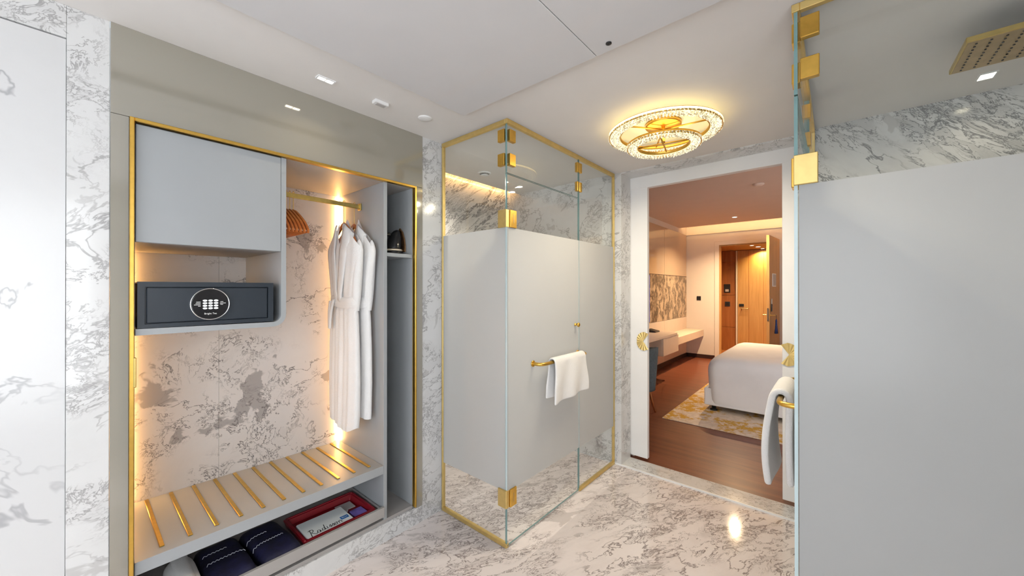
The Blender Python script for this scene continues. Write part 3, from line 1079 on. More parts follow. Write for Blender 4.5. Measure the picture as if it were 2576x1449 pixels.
lb = obj('blue_square', flat(.970, 2.052, .042, .030, DZ + .0338, .0006, -1, .0001), M_blue, EN)
obj('square_lettering', text_bm('BLU', .017, Matrix.Translation((.970, 2.052, DZ + .0346)), extrude=.0001), M_paper, lb)


def pouch(cx, cy, lx, ly, z, th, rot, name, seedv, mat, thing_args):
    r = thing(*thing_args)
    b = nb()
    n = 16
    rows_t, rows_b = [], []
    for j in range(n + 1):
        rt, rb = [], []
        for i in range(n + 1):
            u, v = -1 + 2 * i / n, -1 + 2 * j / n
            p = (1 - abs(u) ** 6) * (1 - abs(v) ** 6)
            p = max(0, p) ** .55
            x, y = u * lx / 2 * (1 - .03 * v * v), v * ly / 2 * (1 - .03 * u * u)
            wv_ = .004 * math.sin(5 * u + seedv) * math.sin(4 * v + seedv) * p
            rt.append((x, y, th * .12 + th * .88 * p + wv_))
            rb.append((x, y, th * .12 * (1 - p)))
        rows_t.append(rt)
        rows_b.append(rb)
    grid(b, rows_t)
    grid(b, rows_b)
    bmesh.ops.remove_doubles(b, verts=b.verts, dist=.0005)
    Mx = Matrix.Translation((cx, cy, z)) @ Matrix.Rotation(math.radians(rot), 4, 'Z')
    bmesh.ops.transform(b, matrix=Mx, verts=b.verts)
    obj(name, b, mat, r)
    return r, Mx


def script_line(Mx, pts, z, par, wd=.0013, name='stitched_script'):
    b = nb()
    P = [Mx @ Vector((p[0], p[1], z(p[0], p[1]))) for p in catmull([(p[0], p[1], 0) for p in pts], 4)]
    tube(b, P, wd, 6)
    obj(name, b, M_silver, par)


def pz(lx, ly, th):
    def f(x, y):
        u, v = x / (lx / 2), y / (ly / 2)
        p = max(0, (1 - abs(u) ** 6) * (1 - abs(v) ** 6)) ** .55
        return th * .12 + th * .88 * p + .004
    return f


wave = lambda x0, x1, y, a, n: [(x0 + (x1 - x0) * i / (n * 2), y + (a if i % 2 else -a * .3) * (1.6 if i in (1, n) else 1)) for i in range(n * 2 + 1)]
lx, ly, th = .178, .36, .062
p1, m1 = pouch(.634, 2.135, lx, ly, DZ, th, 4, 'pouch_body', .3, M_navy, ('velvet_pouch', 'navy velvet pouch with silver script beside the red tray', 'pouch', (.634, 2.135, DZ), 'navy pouches in the drawer'))
script_line(m1, wave(-.085, .045, -.035, .006, 10), pz(lx, ly, th), p1)
script_line(m1, wave(-.085, .0, .045, .005, 6), pz(lx, ly, th), p1)
p2, m2 = pouch(.452, 2.135, lx, ly, DZ, th, 2, 'pouch_body', 1.9, M_navy, ('velvet_pouch', 'navy velvet pouch with silver script beside the white cloth roll', 'pouch', (.452, 2.135, DZ), 'navy pouches in the drawer'))
script_line(m2, wave(-.07, .075, -.02, .006, 10), pz(lx, ly, th), p2)
script_line(m2, wave(-.07, .02, .055, .005, 6), pz(lx, ly, th), p2)
# rolled white cloth
RC = thing('cloth_roll', 'soft white cloth roll at the near end of the open drawer', 'cloth', (.300, 2.12, DZ))
b = nb()
rows = []
for j in range(21):
    y = 1.985 + .27 * j / 20
    e = math.sqrt(max(.06, 1 - abs(2 * j / 20 - 1) ** 5))
    rows.append([(.300 + .054 * e * math.cos(a), y, DZ + .050 + .048 * e * math.sin(a) + .001) for a in [2 * PI * k / 26 for k in range(26)]])
R = grid(b, rows, closed=True)
b.faces.new(R[0][::-1])
b.faces.new(R[-1])
obj('roll_body', b, M_cloth, RC)
b = nb()
rows = []
for j in range(13):
    y = 1.995 + .25 * j / 12
    rows.append([(.300 + (.0555 + .002 * q) * math.cos(a), y, DZ + .050 + (.050 + .001 * q) * math.sin(a)) for q, a in [(k, math.radians(60 + 14 * k)) for k in range(5)]])
grid(b, rows)
modifier(obj('roll_flap', b, M_cloth, RC), 'SOLIDIFY', thickness=.004, offset=1)


# ------------------------------------------------------------------ glass cabins
def pane(bm, axis, c, a0, a1, z0, z1, front_sign, frost=None, th=.010):
    """upright sheet of 10 mm glass in plane axis=c; materials: 0 clear, 1 frosted (outer face), 2 inner, 3 green edge, 4 pale edge"""
    f0 = c if front_sign > 0 else c
    lo, hi = (c - th / 2, c + th / 2)
    outer = hi if front_sign > 0 else lo
    inner = lo if front_sign > 0 else hi
    zs = [z0] + ([frost[0], frost[1]] if frost else []) + [z1]

    def P(n, t_, z):
        return (n, t_, z) if axis == 0 else (t_, n, z)
    for k, (za, zb_) in enumerate(zip(zs, zs[1:])):
        fr = frost and k == 1
        f = bm.faces.new([bm.verts.new(P(outer, a0, za)), bm.verts.new(P(outer, a1, za)), bm.verts.new(P(outer, a1, zb_)), bm.verts.new(P(outer, a0, zb_))])
        f.material_index = 1 if fr else 0
        f = bm.faces.new([bm.verts.new(P(inner, a0, za)), bm.verts.new(P(inner, a1, za)), bm.verts.new(P(inner, a1, zb_)), bm.verts.new(P(inner, a0, zb_))])
        f.material_index = 2
        for a_ in (a0, a1):
            f = bm.faces.new([bm.verts.new(P(lo, a_, za)), bm.verts.new(P(hi, a_, za)), bm.verts.new(P(hi, a_, zb_)), bm.verts.new(P(lo, a_, zb_))])
            f.material_index = 4 if fr else 3
    for z in (z0, z1):
        f = bm.faces.new([bm.verts.new(P(lo, a0, z)), bm.verts.new(P(hi, a0, z)), bm.verts.new(P(hi, a1, z)), bm.verts.new(P(lo, a1, z))])
        f.material_index = 3
    bmesh.ops.remove_doubles(bm, verts=bm.verts, dist=.0001)
    bmesh.ops.recalc_face_normals(bm, faces=bm.faces)
    return bm


GM = [M_clear, M_frost, M_inner, M_edge, M_edgefrost]
FR = (.315, 1.798)


def mirror_box(mir, x0, x1, y0, y1, z0, z1, **k):
    if mir:
        y0, y1 = 1.493 - y0, 1.493 - y1
    return bx(x0, x1, y0, y1, z0, z1, **k)


def cabin(mir, end_y, xend, label, name):
    my = (lambda y: 1.493 - y) if mir else (lambda y: y)
    root = thing(name, label, 'glass enclosure', (SX + .6, my(1.6), 0))
    fs = 1 if mir else -1       # outward (towards the corridor) sign along Y
    # fixed side sheet in plane X = SX
    b = nb()
    pane(b, 0, SX, my(LY + .008), my(end_y - .004), .022, 2.384, -1, FR)
    obj('side_pane', b, GM, root, fix=False)
    # door, fanlight, fixed sheet in plane Y = LY
    b = nb()
    pane(b, 1, my(LY), SX - .004, 2.350, .012, 2.098, fs, FR)
    door = obj('glass_door', b, GM, root, fix=False)
    b = nb()
    pane(b, 1, my(LY), SX - .004, 2.352, 2.104, 2.384, fs)
    obj('fanlight_pane', b, GM, root, fix=False)
    b = nb()
    pane(b, 1, my(LY), 2.358, xend - .010, .022, 2.384, fs, FR)
    obj('fixed_pane', b, GM, root, fix=False)
    # gold channels
    for a in ((SX - .011, SX + .011, LY + .011, end_y, 2.380, CZ), (SX - .011, xend, LY - .011, LY + .011, 2.380, CZ), (SX - .011, SX + .011, LY - .004, end_y, .0005, .024),
              (2.358, xend, LY - .011, LY + .011, .0005, .024), (SX - .011, SX + .011, end_y - .014, end_y, .024, 2.380), (xend - .014, xend, LY - .011, LY + .011, .024, 2.380)):
        obj('gold_channel', mirror_box(mir, *a, bev=.0015, seg=1), M_palegold, root)
    # clamps: corner pair and in-line pair, at two heights
    for z in (2.320, 2.183):
        for a in ((SX - .012, SX + .012, LY + .012, LY + .062), (SX + .012, SX + .064, LY - .012, LY + .012)):
            obj('corner_clamp', mirror_box(mir, *a, z - .034, z + .034, bev=.002, seg=1), M_gold, root)
        for a in ((2.326, 2.3535), (2.3565, 2.388)):
            obj('clamp', mirror_box(mir, a[0], a[1], LY - .012, LY + .012, z - .034, z + .034, bev=.002, seg=1), M_gold, root)
    # hinges at the corner
    for z in (1.848, .272):
        h = obj('hinge', mirror_box(mir, SX - .014, SX + .014, LY - .006, LY + .058, z - .05, z + .05, bev=.002, seg=1), M_palegold, root)
        obj('hinge_leaf', mirror_box(mir, SX + .015, SX + .070, LY - .014, LY + .014, z - .05, z + .05, bev=.002, seg=1), M_gold, h)
        obj('hinge_slot', mirror_box(mir, SX + .040, SX + .044, LY - .0155, LY - .013, z - .024, z + .024), M_bronze, h)
    # knob and towel bar on the door
    obj('door_knob', lathe(nb(), [(.011, fs * .004), (.011, fs * .010), (.007, fs * .012), (.007, fs * .022), (.014, fs * .028), (.015, fs * .038), (.009, fs * .042)], (2.300, my(LY), 1.20), 1, 24), M_gold, door)
    b = nb()
    by = my(LY - .072)
    gy = my(LY - .006)
    tube(b, catmull([(1.812, gy, .998), (1.812, gy + (by - gy) * .45, .998), (1.825, gy + (by - gy) * .85, .998), (1.862, by, .998), (2.0, by, .998), (2.17, by, .998), (2.302, by, .998), (2.339, gy + (by - gy) * .85, .998), (2.352, gy + (by - gy) * .45, .998), (2.352, gy, .998)], 5), .0105, 14)
    bar = obj('towel_bar', b, M_gold, door)
    for x in (1.812, 2.332):
        obj('rosette', lathe(nb(), [(.019, 0), (.019, fs * .005), (.014, fs * .007)], (x, my(LY - .005), .998), 1, 24), M_gold, bar)
    return root


cabin(False, WY - .001, DX, 'frosted glass toilet cabin with gold fittings between wardrobe and doorway', 'glass_cabin')
cabin(True, 1.493 - RW, 2.87, 'frosted glass shower enclosure with gold fittings at the right of the doorway', 'shower_enclosure')


def towel(cy, bz, x0, x1, fl, blen, sgn, th, rb, label, cat, bulge=0.0, waves=3, amp=.006, skew=0.0, xin=0.0):
    """cloth folded over a bar running along X; sgn = side of the front layer"""
    b = nb()
    NX, NP = 22, 40
    rows = []
    for i in range(NX + 1):
        s = i / NX
        row = []
        half = PI * rb
        tot = fl + blen + half
        for j in range(NP + 1):
            d = tot * j / NP
            if d < fl:
                q = (fl - d) / fl
                y, z = sgn * rb, bz - (fl - d)
                bl_ = bulge * math.sin(PI * min(1, q * .9)) + amp * math.sin(waves * PI * s + 1.5 * q) * (.25 + q)
                y += sgn * max(-rb * .4, bl_)
                z += skew * (s - .5) * q
            elif d < fl + half:
                a = (d - fl) / rb
                y, z = sgn * rb * math.cos(a), bz + rb * math.sin(a)
                q = 0
            else:
                q = (d - fl - half) / blen
                y, z = -sgn * rb, bz - (d - fl - half)
                y -= sgn * (amp * .8 * math.sin(waves * PI * s + 2.4) * q - .2 * bulge * math.sin(PI * q))
            xx = x0 + (x1 - x0) * s
            xx += xin * q * (.5 - s) + .004 * math.sin(7 * q + 3 * s)
            row.append((xx, cy + y, z))
        rows.append(row)
    grid(b, rows)
    r = obj(cat.replace(' ', '_'), b, M_cloth)
    modifier(r, 'SOLIDIFY', thickness=th, offset=0)
    modifier(r, 'SUBSURF', levels=1, render_levels=1)
    tag(r, label, cat)
    return r


towel(LY - .072, .998, 1.915, 2.285, .245, .225, -1, .012, .024, 'white hand towel folded over the gold bar of the toilet cabin door', 'hand towel', bulge=.006, waves=4, amp=.010, skew=.02, xin=-.05)
towel(RY + .072, .998, 1.90, 2.20, .375, .36, 1, .026, .030, 'thick white bath towel hanging on the gold bar beside the shower', 'bath towel', bulge=.022, waves=1.2, amp=.005)

# ------------------------------------------------------------------ shower fittings
SH = thing('rain_shower_head', 'flat rectangular gold rain shower head under the shower ceiling', 'shower head', (2.13, -.62, 2.30))
b = nb()
box(b, 2.0, 2.26, -.90, -.345, 2.30, 2.318, bev=.002, seg=1)
obj('plate', b, M_brassrail, SH)
obj('spray_face', bx(2.006, 2.254, -.894, -.351, 2.2985, 2.3005), M_bronze, SH)
b = nb()
for i in range(10):
    for j in range(16):
        x, y = 2.025 + .0233 * i, -.372 - .0335 * j
        prism(b, [(x + .0032 * math.cos(a), y + .0032 * math.sin(a)) for a in [2 * PI * k / 6 for k in range(6)]], 2, 2.296, 2.299)
o = obj('nozzles', b, M_black, SH)
o['kind'] = 'stuff'
b = nb()
tube(b, [(2.13, -.62, 2.318), (2.13, -.62, CZ)], .013, 14)
obj('ceiling_pipe', b, M_brassrail, SH)


def downlight(x, y, z, sx, sy, label, double=False, power=6.0, col=(1, .86, .62), name='downlight', grp=None):
    r = thing(name, label, 'downlight', (x, y, z - .006), grp)
    b = nb()
    rr = .006
    for a in ((x - sx / 2 - rr, x - sx / 2, y - sy / 2 - rr, y + sy / 2 + rr), (x + sx / 2, x + sx / 2 + rr, y - sy / 2 - rr, y + sy / 2 + rr), (x - sx / 2, x + sx / 2, y - sy / 2 - rr, y - sy / 2), (x - sx / 2, x + sx / 2, y + sy / 2, y + sy / 2 + rr)):
        box(b, *a, z - .005, z)
    if double:
        box(b, x - .002, x + .002, y - sy / 2, y + sy / 2, z - .005, z)
    obj('bezel', b, M_white, r)
    for a in (((x - sx / 2, x - .002), (x + .002, x + sx / 2)) if double else ((x - sx / 2, x + sx / 2),)):
        obj('lens', bx(a[0], a[1], y - sy / 2, y + sy / 2, z - .003, z - .0005), M_spot, r)
    if power:
        area('downlight_beam', (x, y, z - .008), (0, 0, 0), sx, sy, power, col, None, spread=2.2)
    return r


downlight(.742, 1.757, CZ, .066, .024, 'small double downlight in the ceiling in front of the wardrobe', True, 0.5)
downlight(2.656, -.517, CZ, .06, .045, 'small downlight in the shower ceiling behind the shower head', False, .45)
downlight(1.70, 2.26, CZ, .05, .05, 'added small downlight in the toilet cabin ceiling, unseen behind the marble pier', False, 11.0, (1, .9, .78))  # added lamp, out of sight behind the pier, brightens the cabin
# ceiling gadgets
SB = thing('ceiling_sensor', 'small white box sensor under the ceiling strip before the wardrobe', 'sensor', (1.015, 1.757, CZ - .02))
b = nb()
box(b, .978, 1.052, 1.738, 1.776, CZ - .016, CZ, bev=.003)
obj('sensor_box', b, M_white, SB)
obj('sensor_lens', bx(.990, 1.040, 1.744, 1.770, CZ - .019, CZ - .0158, bev=.001, seg=1), M_card, SB)
tag(obj('sprinkler_cover', lathe(nb(), [(.038, 0), (.038, -.003), (.034, -.006), (.010, -.007)], (1.273, 1.735, CZ), 2, 40), M_white), 'flat round white cover on the ceiling near the cabin', 'ceiling cover')
tag(obj('pinhole_detector', lathe(nb(), [(.011, 0), (.011, -.003), (.007, -.004), (.001, -.001)], (1.306, .643, 2.376), 2, 24), M_black), 'tiny black round detector on the lowered ceiling board', 'detector')
VT = thing('ceiling_vent', 'round white air valve in the toilet cabin ceiling', 'vent', (2.20, 2.19, CZ - .02))
obj('vent_ring', lathe(nb(), [(.055, 0), (.055, -.004), (.045, -.010), (.040, -.006)], (2.20, 2.19, CZ), 2, 40, cap=False), M_white, VT)
obj('vent_disc', lathe(nb(), [(.010, -.001), (.010, -.014), (.032, -.014), (.030, -.019), (.012, -.021)], (2.20, 2.19, CZ), 2, 40), M_white, VT)
# light strip hidden in the cove above the cabin
tag(obj('cove_light_strip', bx(SX + .02, DX - .02, 2.40, 2.415, CZ + .052, CZ + .062), emit('cove_led', (1.0, .56, .2), 60.0)), 'warm light strip hidden in the cove over the toilet cabin', 'light strip')

# ------------------------------------------------------------------ crystal ring lamp
LX, LYc = 2.205, .747
CL = thing('crystal_ceiling_lamp', 'gold ceiling lamp with two glowing crystal rings before the doorway', 'ceiling lamp', (LX, LYc, CZ))
obj('canopy', lathe(nb(), [(.098, 0), (.098, -.018), (.092, -.024), (.02, -.024)], (LX, LYc, CZ), 2, 48), M_gold, CL)


def ring(R, z, width, nfac, par, name):
    rg = obj(name, (lambda b: (lathe(b, [(R - .003, .016), (R + .003, .016), (R + .003, -.004), (R - .003, -.004), (R - .003, .016)], (LX, LYc, z), 2, 72, cap=False), lathe(b, [(R - width - .003, .016), (R - width + .003, .016), (R - width + .003, -.002), (R - width - .003, -.002), (R - width - .003, .016)], (LX, LYc, z), 2, 72, cap=False), b)[-1])(nb()), M_gold, par)
    obj('led_ring', lathe(nb(), [(R - width + .006, .008), (R - .006, .008), (R - .006, .011), (R - width + .006, .011), (R - width + .006, .008)], (LX, LYc, z), 2, 72, cap=False), M_ringled, rg)
    if R > .25:
        obj('outer_light_band', lathe(nb(), [(R + .0035, .002), (R + .0035, .013)], (LX, LYc, z), 2, 72, cap=False), emit('ring_outer_led', (1.0, .70, .26), 6.5), rg)
    b = nb()
    for k in range(nfac):
        a = 2 * PI * k / nfac
        for (r0, r1, zz) in ((R - width + .004, R - width * .52, -.004), (R - width * .48, R - .003, -.004), (R + .001, R + .006, .004)):
            ca, sa = math.cos(a), math.sin(a)
            hw = PI * (r0 + r1) / 2 / nfac * .82
            rm = (r0 + r1) / 2
            h = .012 + .003 * random.random()
            pts = [(r0, -hw, 0), (r0, hw, 0), (r1, hw, 0), (r1, -hw, 0), (rm, 0, -h)]
            V_ = [b.verts.new((LX + p[0] * ca - p[1] * sa, LYc + p[0] * sa + p[1] * ca, z + zz + p[2])) for p in pts]
            for f in ((0, 1, 4), (1, 2, 4), (2, 3, 4), (3, 0, 4), (3, 2, 1, 0)):
                b.faces.new([V_[i] for i in f])
    o = obj('crystals', b, M_crystal, rg)
    o['kind'] = 'stuff'
    return rg


ring(.300, 2.345, .062, 96, CL, 'large_ring')
ring(.198, 2.275, .058, 68, CL, 'small_ring')
b = nb()
tube(b, [(LX, LYc, CZ - .02), (LX, LYc, 2.292)], .010, 12)
obj('stem', b, M_gold, CL)
for k in range(3):
    a = .5 + 2 * PI * k / 3
    b = nb()
    tube(b, [(LX, LYc, 2.368), (LX + .238 * math.cos(a), LYc + .238 * math.sin(a), 2.356)], .005, 8)
    obj('arm', b, M_gold, CL)
for k in range(2):
    a = .2 + PI * k / 2
    b = nb()
    tube(b, [(LX - .142 * math.cos(a), LYc - .142 * math.sin(a), 2.287), (LX + .142 * math.cos(a), LYc + .142 * math.sin(a), 2.287)], .005, 8)
    obj('arm', b, M_gold, CL)
spots = [('lamp_uplight', 0, 0, 2.30, PI, .8, .30, (1.0, .72, .30))]
for k in range(6):
    a = 2 * PI * k / 6
    spots.append(('lamp_led', .169 * math.cos(a), .169 * math.sin(a), 2.258, 0, 3.0, .04, (1.0, .86, .64)))
for nm, dx_, dy_, z, rx, pw, sz, cl_ in spots:
    l = bpy.data.lights.new(nm, 'AREA')
    l.shape = 'DISK'
    l.size = sz
    l.energy = pw
    l.color = cl_
    o = bpy.data.objects.new(nm, l)
    COL.objects.link(o)
    o.location = (LX + dx_, LYc + dy_, z)
    o.rotation_euler = (rx, 0, 0)

# ------------------------------------------------------------------ bedroom furniture
BD = thing('bed', 'white made bed on a low white base standing on the rug', 'bed', (5.75, .2, .016))
bx0, bx1, by0, by1 = 4.86, 6.62, -.85, 1.175
obj('bed_base', bx(bx0, bx1, by0, by1, .085, .285, bev=.012), M_linen, BD)
for x in (bx0 + .09, bx1 - .09):
    for y in (by0 + .1, by1 - .085):
        obj('leg', lathe(nb(), [(.042, 0), (.042, .008), (.022, .014), (.026, .072)], (x, y, .0155), 2, 18), M_black, BD)
b = nb()
rows = []
NXd, NYd = 44, 44
zt = .655
ex0, ex1, ey0, ey1 = bx0 - .015, bx1 + .015, by0 - .01, by1 - .035
rc = .085
# duvet: top sheet with rolled edge, falling over the sides
prof = [(0, 0)]


def ring_at(inset, z, wav=0.0, rcor=.11):
    pts = []
    x0, x1, y0, y1 = ex0 + inset, ex1 - inset, ey0 + inset, ey1 - inset
    r = max(.03, rcor - inset * .3)
    for (cx_, cy_, a0) in ((x1 - r, y1 - r, 0), (x0 + r, y1 - r, 90), (x0 + r, y0 + r, 180), (x1 - r, y0 + r, 270)):
        for k in range(9):
            a = math.radians(a0 + 90 * k / 8)
            pts.append((cx_ + r * math.cos(a), cy_ + r * math.sin(a)))
        # straight run to the next corner
    out_ = []
    n = len(pts)
    for i in range(n):
        p, q = pts[i], pts[(i + 1) % n]
        d = math.hypot(q[0] - p[0], q[1] - p[1])
        m = max(1, int(d / .07))
        for k in range(m):
            out_.append((p[0] + (q[0] - p[0]) * k / m, p[1] + (q[1] - p[1]) * k / m))
    res = []
    cxm, cym = (ex0 + ex1) / 2, (ey0 + ey1) / 2
    for i, p in enumerate(out_):
        s = wav * (math.sin(i * .55) + .6 * math.sin(i * .23 + 1))
        dx_, dy_ = p[0] - cxm, p[1] - cym
        L = math.hypot(dx_, dy_)
        res.append((p[0] + dx_ / L * s, p[1] + dy_ / L * s, z + wav * .6 * math.sin(i * .31)))
    return res


base = ring_at(0, 0)
nn = len(base)


def lerp_ring(inset, z, wav):
    # same vertex count: shrink the base ring toward the inner rectangle
    res = []
    cxm, cym = (ex0 + ex1) / 2, (ey0 + ey1) / 2
    kx, ky = 1 - inset / ((ex1 - ex0) / 2), 1 - inset / ((ey1 - ey0) / 2)
    for i, p in enumerate(base):
        s = wav * (math.sin(i * .55) + .7 * math.sin(i * .21 + 1))
        dx_, dy_ = (p[0] - cxm) * kx, (p[1] - cym) * ky
        L = math.hypot(dx_, dy_) or 1
        res.append((cxm + dx_ + dx_ / L * s, cym + dy_ + dy_ / L * s, z + .5 * wav * math.sin(i * .13)))
    return res


rows = [lerp_ring(.012, .115, .004), lerp_ring(.004, .16, .007), lerp_ring(.0, .25, .007), lerp_ring(-.006, .38, .005), lerp_ring(-.010, .49, .003), lerp_ring(-.004, .545, .002), lerp_ring(.012, .59, .001), lerp_ring(.045, .63, 0), lerp_ring(.10, .652, 0), lerp_ring(.22, .662, .002), lerp_ring(.5, .668, .002)]
R = grid(b, rows, closed=True)
f = b.faces.new(R[-1])
obj('duvet', b, M_linen, BD)
obj('headboard', bx(bx0 - .1, bx1 + .1, by0 - .09, by0 - .02, .0065, 1.15, bev=.02, seg=3), M_chair, BD)
tag(obj('rug', bx(4.275, 7.4, -1.3, 1.465, .006, .015, bev=.003, seg=1), M_rug), 'cream rug with ochre flowers under the bed', 'rug')

# desk, shelf, panel wall
DK = thing('desk', 'cream wall desk with a drawer box beside the grey chair', 'desk', (5.0, 2.1, .45))
obj('desk_top', prism(nb(), [(3.55, BL - .012), (3.55, 1.90)] + arc(6.24, 1.99, .09, -90, 0, 6) + [(6.33, BL - .012)], 2, .722, .752), M_deskw, DK)
obj('drawer_box', bx(5.63, 6.325, 1.905, BL - .012, .455, .722, bev=.004), M_deskw, DK)
obj('drawer_front', bx(5.618, 5.63, 1.93, BL - .03, .47, .715, bev=.002, seg=1), M_deskw, DK)
tag(obj('wall_shelf', bx(6.335, BX - .012, 2.07, BL - .012, .47, .605, bev=.004), M_deskw), 'long low cream shelf running from the desk to the far wall', 'shelf')
PW = thing('wall_panelling', 'glossy cream panelling with a brown veined band behind the desk', 'wall panel', (6.0, BL - .006, .6))
for x0_, x1_ in ((3.30, 5.1), (5.105, 7.17), (7.175, BX - .012)):
    obj('glass_panel', bx(x0_, x1_, BL - .011, BL - .001, 1.715, 2.60, bev=.001, seg=1), M_gloss, PW)
for x0_, x1_ in ((3.30, 5.1), (5.105, 7.17), (7.175, BX - .012)):
    obj('veined_panel', bx(x0_, x1_, BL - .012, BL - .001, .862, 1.708, bev=.001, seg=1), M_artpanel, PW)
    obj('lower_panel', bx(x0_, x1_, BL - .011, BL - .001, .10, .856, bev=.001, seg=1), M_deskw, PW)
obj('dark_joint_trim', bx(3.30, BX - .012, BL - .016, BL - .010, 1.708, 1.715), M_base, PW)
TV = thing('television', 'flat television edge above the desk', 'television', (5.5, 2.36, .88))
obj('housing', bx(4.87, 6.27, 2.345, 2.385, .885, 1.692, bev=.003), M_black, TV)
obj('screen', bx(4.885, 6.258, 2.342, 2.346, .90, 1.68), M_screen, TV)
obj('wall_mount', bx(5.35, 5.8, 2.385, BL - .011, 1.1, 1.5), M_black, TV)
tag(obj('telephone', (lambda b: (prism(b, [(2.16, .752), (2.30, .752), (2.30, .80), (2.16, .772)], 0, 6.02, 6.2), b)[-1])(nb()), M_black), 'small black desk telephone at the end of the desk top', 'telephone')
# chair
CH = thing('desk_chair', 'blue grey upholstered chair with splayed wooden legs at the desk', 'chair', (4.13, 1.74, .006))
b = nb()
rows = []
for j in range(13):
    f = j / 12
    z = .335 + .475 * f
    hw = .165 + .082 * min(1, f * 1.5)
    row = []
    for k in range(17):
        a = math.radians(-20 + 220 * k / 16)
        row.append((4.135 + hw * math.cos(a), 1.73 - (.215 + .03 * f) * math.sin(a) + (.10 * f if abs(math.cos(a)) > .8 else 0), z - .12 * f * max(0, -math.sin(a) * 1.0 + .1) * 0 - .10 * f * (1 - max(0, math.sin(a)))))
    rows.append(row)
grid(b, rows)
modifier(obj('backrest', b, M_chair, CH), 'SOLIDIFY', thickness=.035, offset=0)
obj('seat', bx(3.95, 4.32, 1.55, 1.96, .40, .475, bev=.03, seg=3), M_chair, CH)
for sx_, sy_ in ((-1, -1), (1, -1), (-1, 1), (1, 1)):
    b = nb()
    tube(b, [(4.135 + sx_ * .14, 1.75 + sy_ * .10, .42), (4.135 + sx_ * .30, 1.75 + sy_ * .155, .006)], [.019, .011], 12)
    obj('leg', b, M_legw, CH)
# light switch, ceiling fittings
SW = thing('light_switch', 'square black light switch on the far bedroom wall', 'switch', (BX, 2.165, 1.21))
obj('switch_plate', bx(BX - .009, BX, 2.125, 2.205, 1.212, 1.298, bev=.002, seg=1), M_black, SW)
obj('rocker', bx(BX - .013, BX - .009, 2.135, 2.195, 1.222, 1.288, bev=.001, seg=1), M_black, SW)


def round_light(x, y, z, r, label, power, col=(1, .80, .52), name='round_downlight', grp=None):
    t_ = thing(name, label, 'downlight', (x, y, z - .01), grp)
    obj('bezel', lathe(nb(), [(r, 0), (r, -.006), (r * .8, -.006), (r * .78, -.001)], (x, y, z), 2, 32, cap=False), M_white, t_)
    obj('lens', lathe(nb(), [(r * .78, -.002), (r * .5, -.0035), (.002, -.004)], (x, y, z), 2, 32), M_spot, t_)
    if power:
        l = bpy.data.lights.new('downlight_beam', 'AREA')
        l.shape = 'DISK'
        l.size = r * 1.5
        l.energy = power
        l.color = col
        l.spread = 2.4
        o = bpy.data.objects.new('downlight_beam', l)
        COL.objects.link(o)
        o.location = (x, y, z - .009)


round_light(7.47, 1.317, 2.70, .045, 'round downlight in the bedroom ceiling over the bed', 75, (1, .72, .42))
tag(obj('smoke_detector', lathe(nb(), [(.06, 0), (.06, -.012), (.045, -.026), (.02, -.030)], (5.284, .684, 2.70), 2, 32), M_bceil), 'round smoke detector on the bedroom ceiling', 'detector')
round_light(9.0, 1.28, 2.34, .045, 'round lobby downlight nearest the bedroom doorway', 9, grp='lobby downlights')
round_light(9.38, 1.22, 2.34, .055, 'middle and largest round lobby downlight', 9, grp='lobby downlights')
round_light(9.86, 1.20, 2.34, .045, 'round lobby downlight closest to the wooden entrance door', 12, (1, .72, .25), grp='lobby downlights')
tag(obj('cove_light_strip', bx(8.06, 8.075, -2.6, BL - .05, 2.755, 2.765), emit('bed_cove_led', (1.0, .70, .32), 80.0)), 'warm light strip in the ceiling cove of the bedroom', 'light strip')

# lobby entrance door with lock, opened inner door
ED = struct('door_3', bx(9.985, 10.028, .30, 1.70, .008, 2.33, bev=.002, seg=1), M_oak, 'closed wooden entrance door at the end of the lobby')
for y in (1.48, 1.20, 1.02):
    obj('groove', bx(9.9835, 9.986, y - .004, y + .004, .01, 2.325), M_walnut, ED)
obj('jamb_strip', bx(9.975, 10.028, 1.705, 1.735, .008, 2.33), M_bpaint, ED)
h = obj('lock_case', bx(9.967, 9.985, 1.575, 1.672, 1.045, 1.105, bev=.003, seg=1), M_black, ED)
b = nb()
tube(b, catmull([(9.985, 1.62, 1.0), (9.93, 1.62, 1.0), (9.925, 1.59, 1.0), (9.925, 1.48, .998)], 4), .011, 10)
obj('lever', b, M_bronze, h)
CP = thing('wall_control', 'black control panel with display on the lobby wall', 'control panel', (10.01, 1.92, 1.36))
obj('frame', bx(9.998, 10.012, 1.855, 1.985, 1.36, 1.56, bev=.003, seg=1), M_black, CP)
obj('display', bx(9.995, 9.998, 1.885, 1.955, 1.385, 1.44), M_card, CP)
SK = thing('wall_socket', 'square dark socket below the lobby control panel', 'socket', (10.01, 1.91, 1.05))
obj('socket_plate', bx(9.999, 10.012, 1.86, 1.965, 1.04, 1.15, bev=.003, seg=1), M_anth, SK)
obj('socket_insert', bx(9.996, 9.999, 1.88, 1.945, 1.06, 1.13, bev=.001, seg=1), M_black, SK)

# inner door standing open into the bedroom
hx, hy = BX - .02, OR - .005
fx, fyy = 7.70, .862
dvec = Vector((fx - hx, fyy - hy, 0))
Ld = dvec.length
Mx = Matrix.Translation((hx, hy, 0)) @ Matrix.Rotation(math.atan2(dvec.y, dvec.x), 4, 'Z')


def on_leaf(b):
    bmesh.ops.transform(b, matrix=Mx, verts=b.verts)
    return b


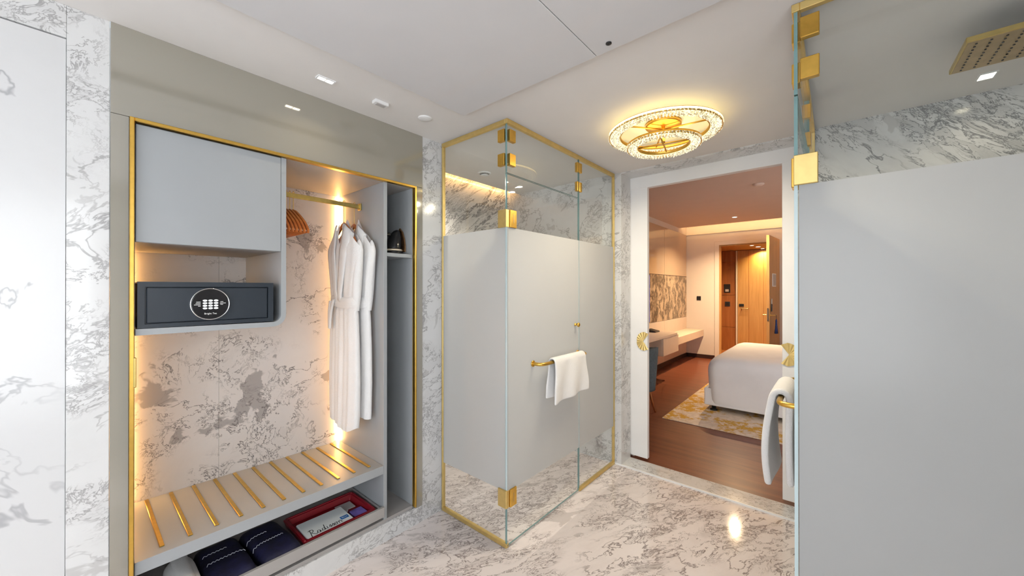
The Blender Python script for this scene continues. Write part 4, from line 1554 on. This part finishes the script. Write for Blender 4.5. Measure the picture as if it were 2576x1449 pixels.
DO = struct('door_4', on_leaf(bx(0, Ld, -.022, .022, .01, 2.37, bev=.002, seg=1)), M_oak, 'wooden inner door standing open toward the bed')
ev = obj('evacuation_frame', on_leaf(bx(Ld - .46, Ld - .20, .022, .034, 1.49, 1.72, bev=.002, seg=1)), M_white, DO)
obj('evacuation_sheet', on_leaf(bx(Ld - .445, Ld - .215, .034, .0355, 1.505, 1.705)), M_card, ev)
for sg in (1, -1):
    b = nb()
    tube(b, catmull([(Ld - .06, sg * .022, 1.0), (Ld - .06, sg * .075, 1.0), (Ld - .075, sg * .082, 1.0), (Ld - .19, sg * .082, 1.0)], 4), .010, 10)
    lv = obj('lever_handle', on_leaf(b), M_palegold, DO)
    rz = lathe(nb(), [(.026, 0), (.026, sg * .008), (.018, sg * .010)], (Ld - .06, sg * .022, 1.0), 1, 20)
    obj('handle_rosette', on_leaf(rz), M_palegold, lv)
obj('door_latch', on_leaf(bx(Ld, Ld + .002, -.011, .011, .90, 1.12)), M_chrome, DO)
LK = thing('hanging_door_tag', 'dark tag with a blue tassel hanging from the inner door handle', 'door tag', tuple((Mx @ Vector((Ld - .12, .09, .72)))))
b = nb()
tube(b, [(Ld - .12, .083, 1.012), (Ld - .12, .096, 1.0), (Ld - .12, .096, .93)], .004, 8)
obj('cord', on_leaf(b), M_black, LK)
b = nb()
rows = []
for z, r in ((.93, .016), (.91, .026), (.85, .030), (.76, .042), (.69, .056)):
    rows.append([(Ld - .12 + r * 1.2 * math.cos(a), .096 + r * .45 * math.sin(a), z) for a in [2 * PI * k / 20 for k in range(20)]])
R = grid(b, rows, closed=True)
b.faces.new(R[0][::-1])
b.faces.new(R[-1])
obj('tassel', on_leaf(b), M_tag, LK)
KH = thing('key_card_holder', 'black card holder hanging on the open inner door', 'card holder', tuple((Mx @ Vector((Ld - .13, .03, 1.04)))))
obj('holder', on_leaf(bx(Ld - .165, Ld - .105, .0235, .036, 1.06, 1.19, bev=.006)), M_black, KH)
obj('card', on_leaf(bx(Ld - .160, Ld - .110, .026, .033, 1.19, 1.28, bev=.001, seg=1)), M_paper, KH)
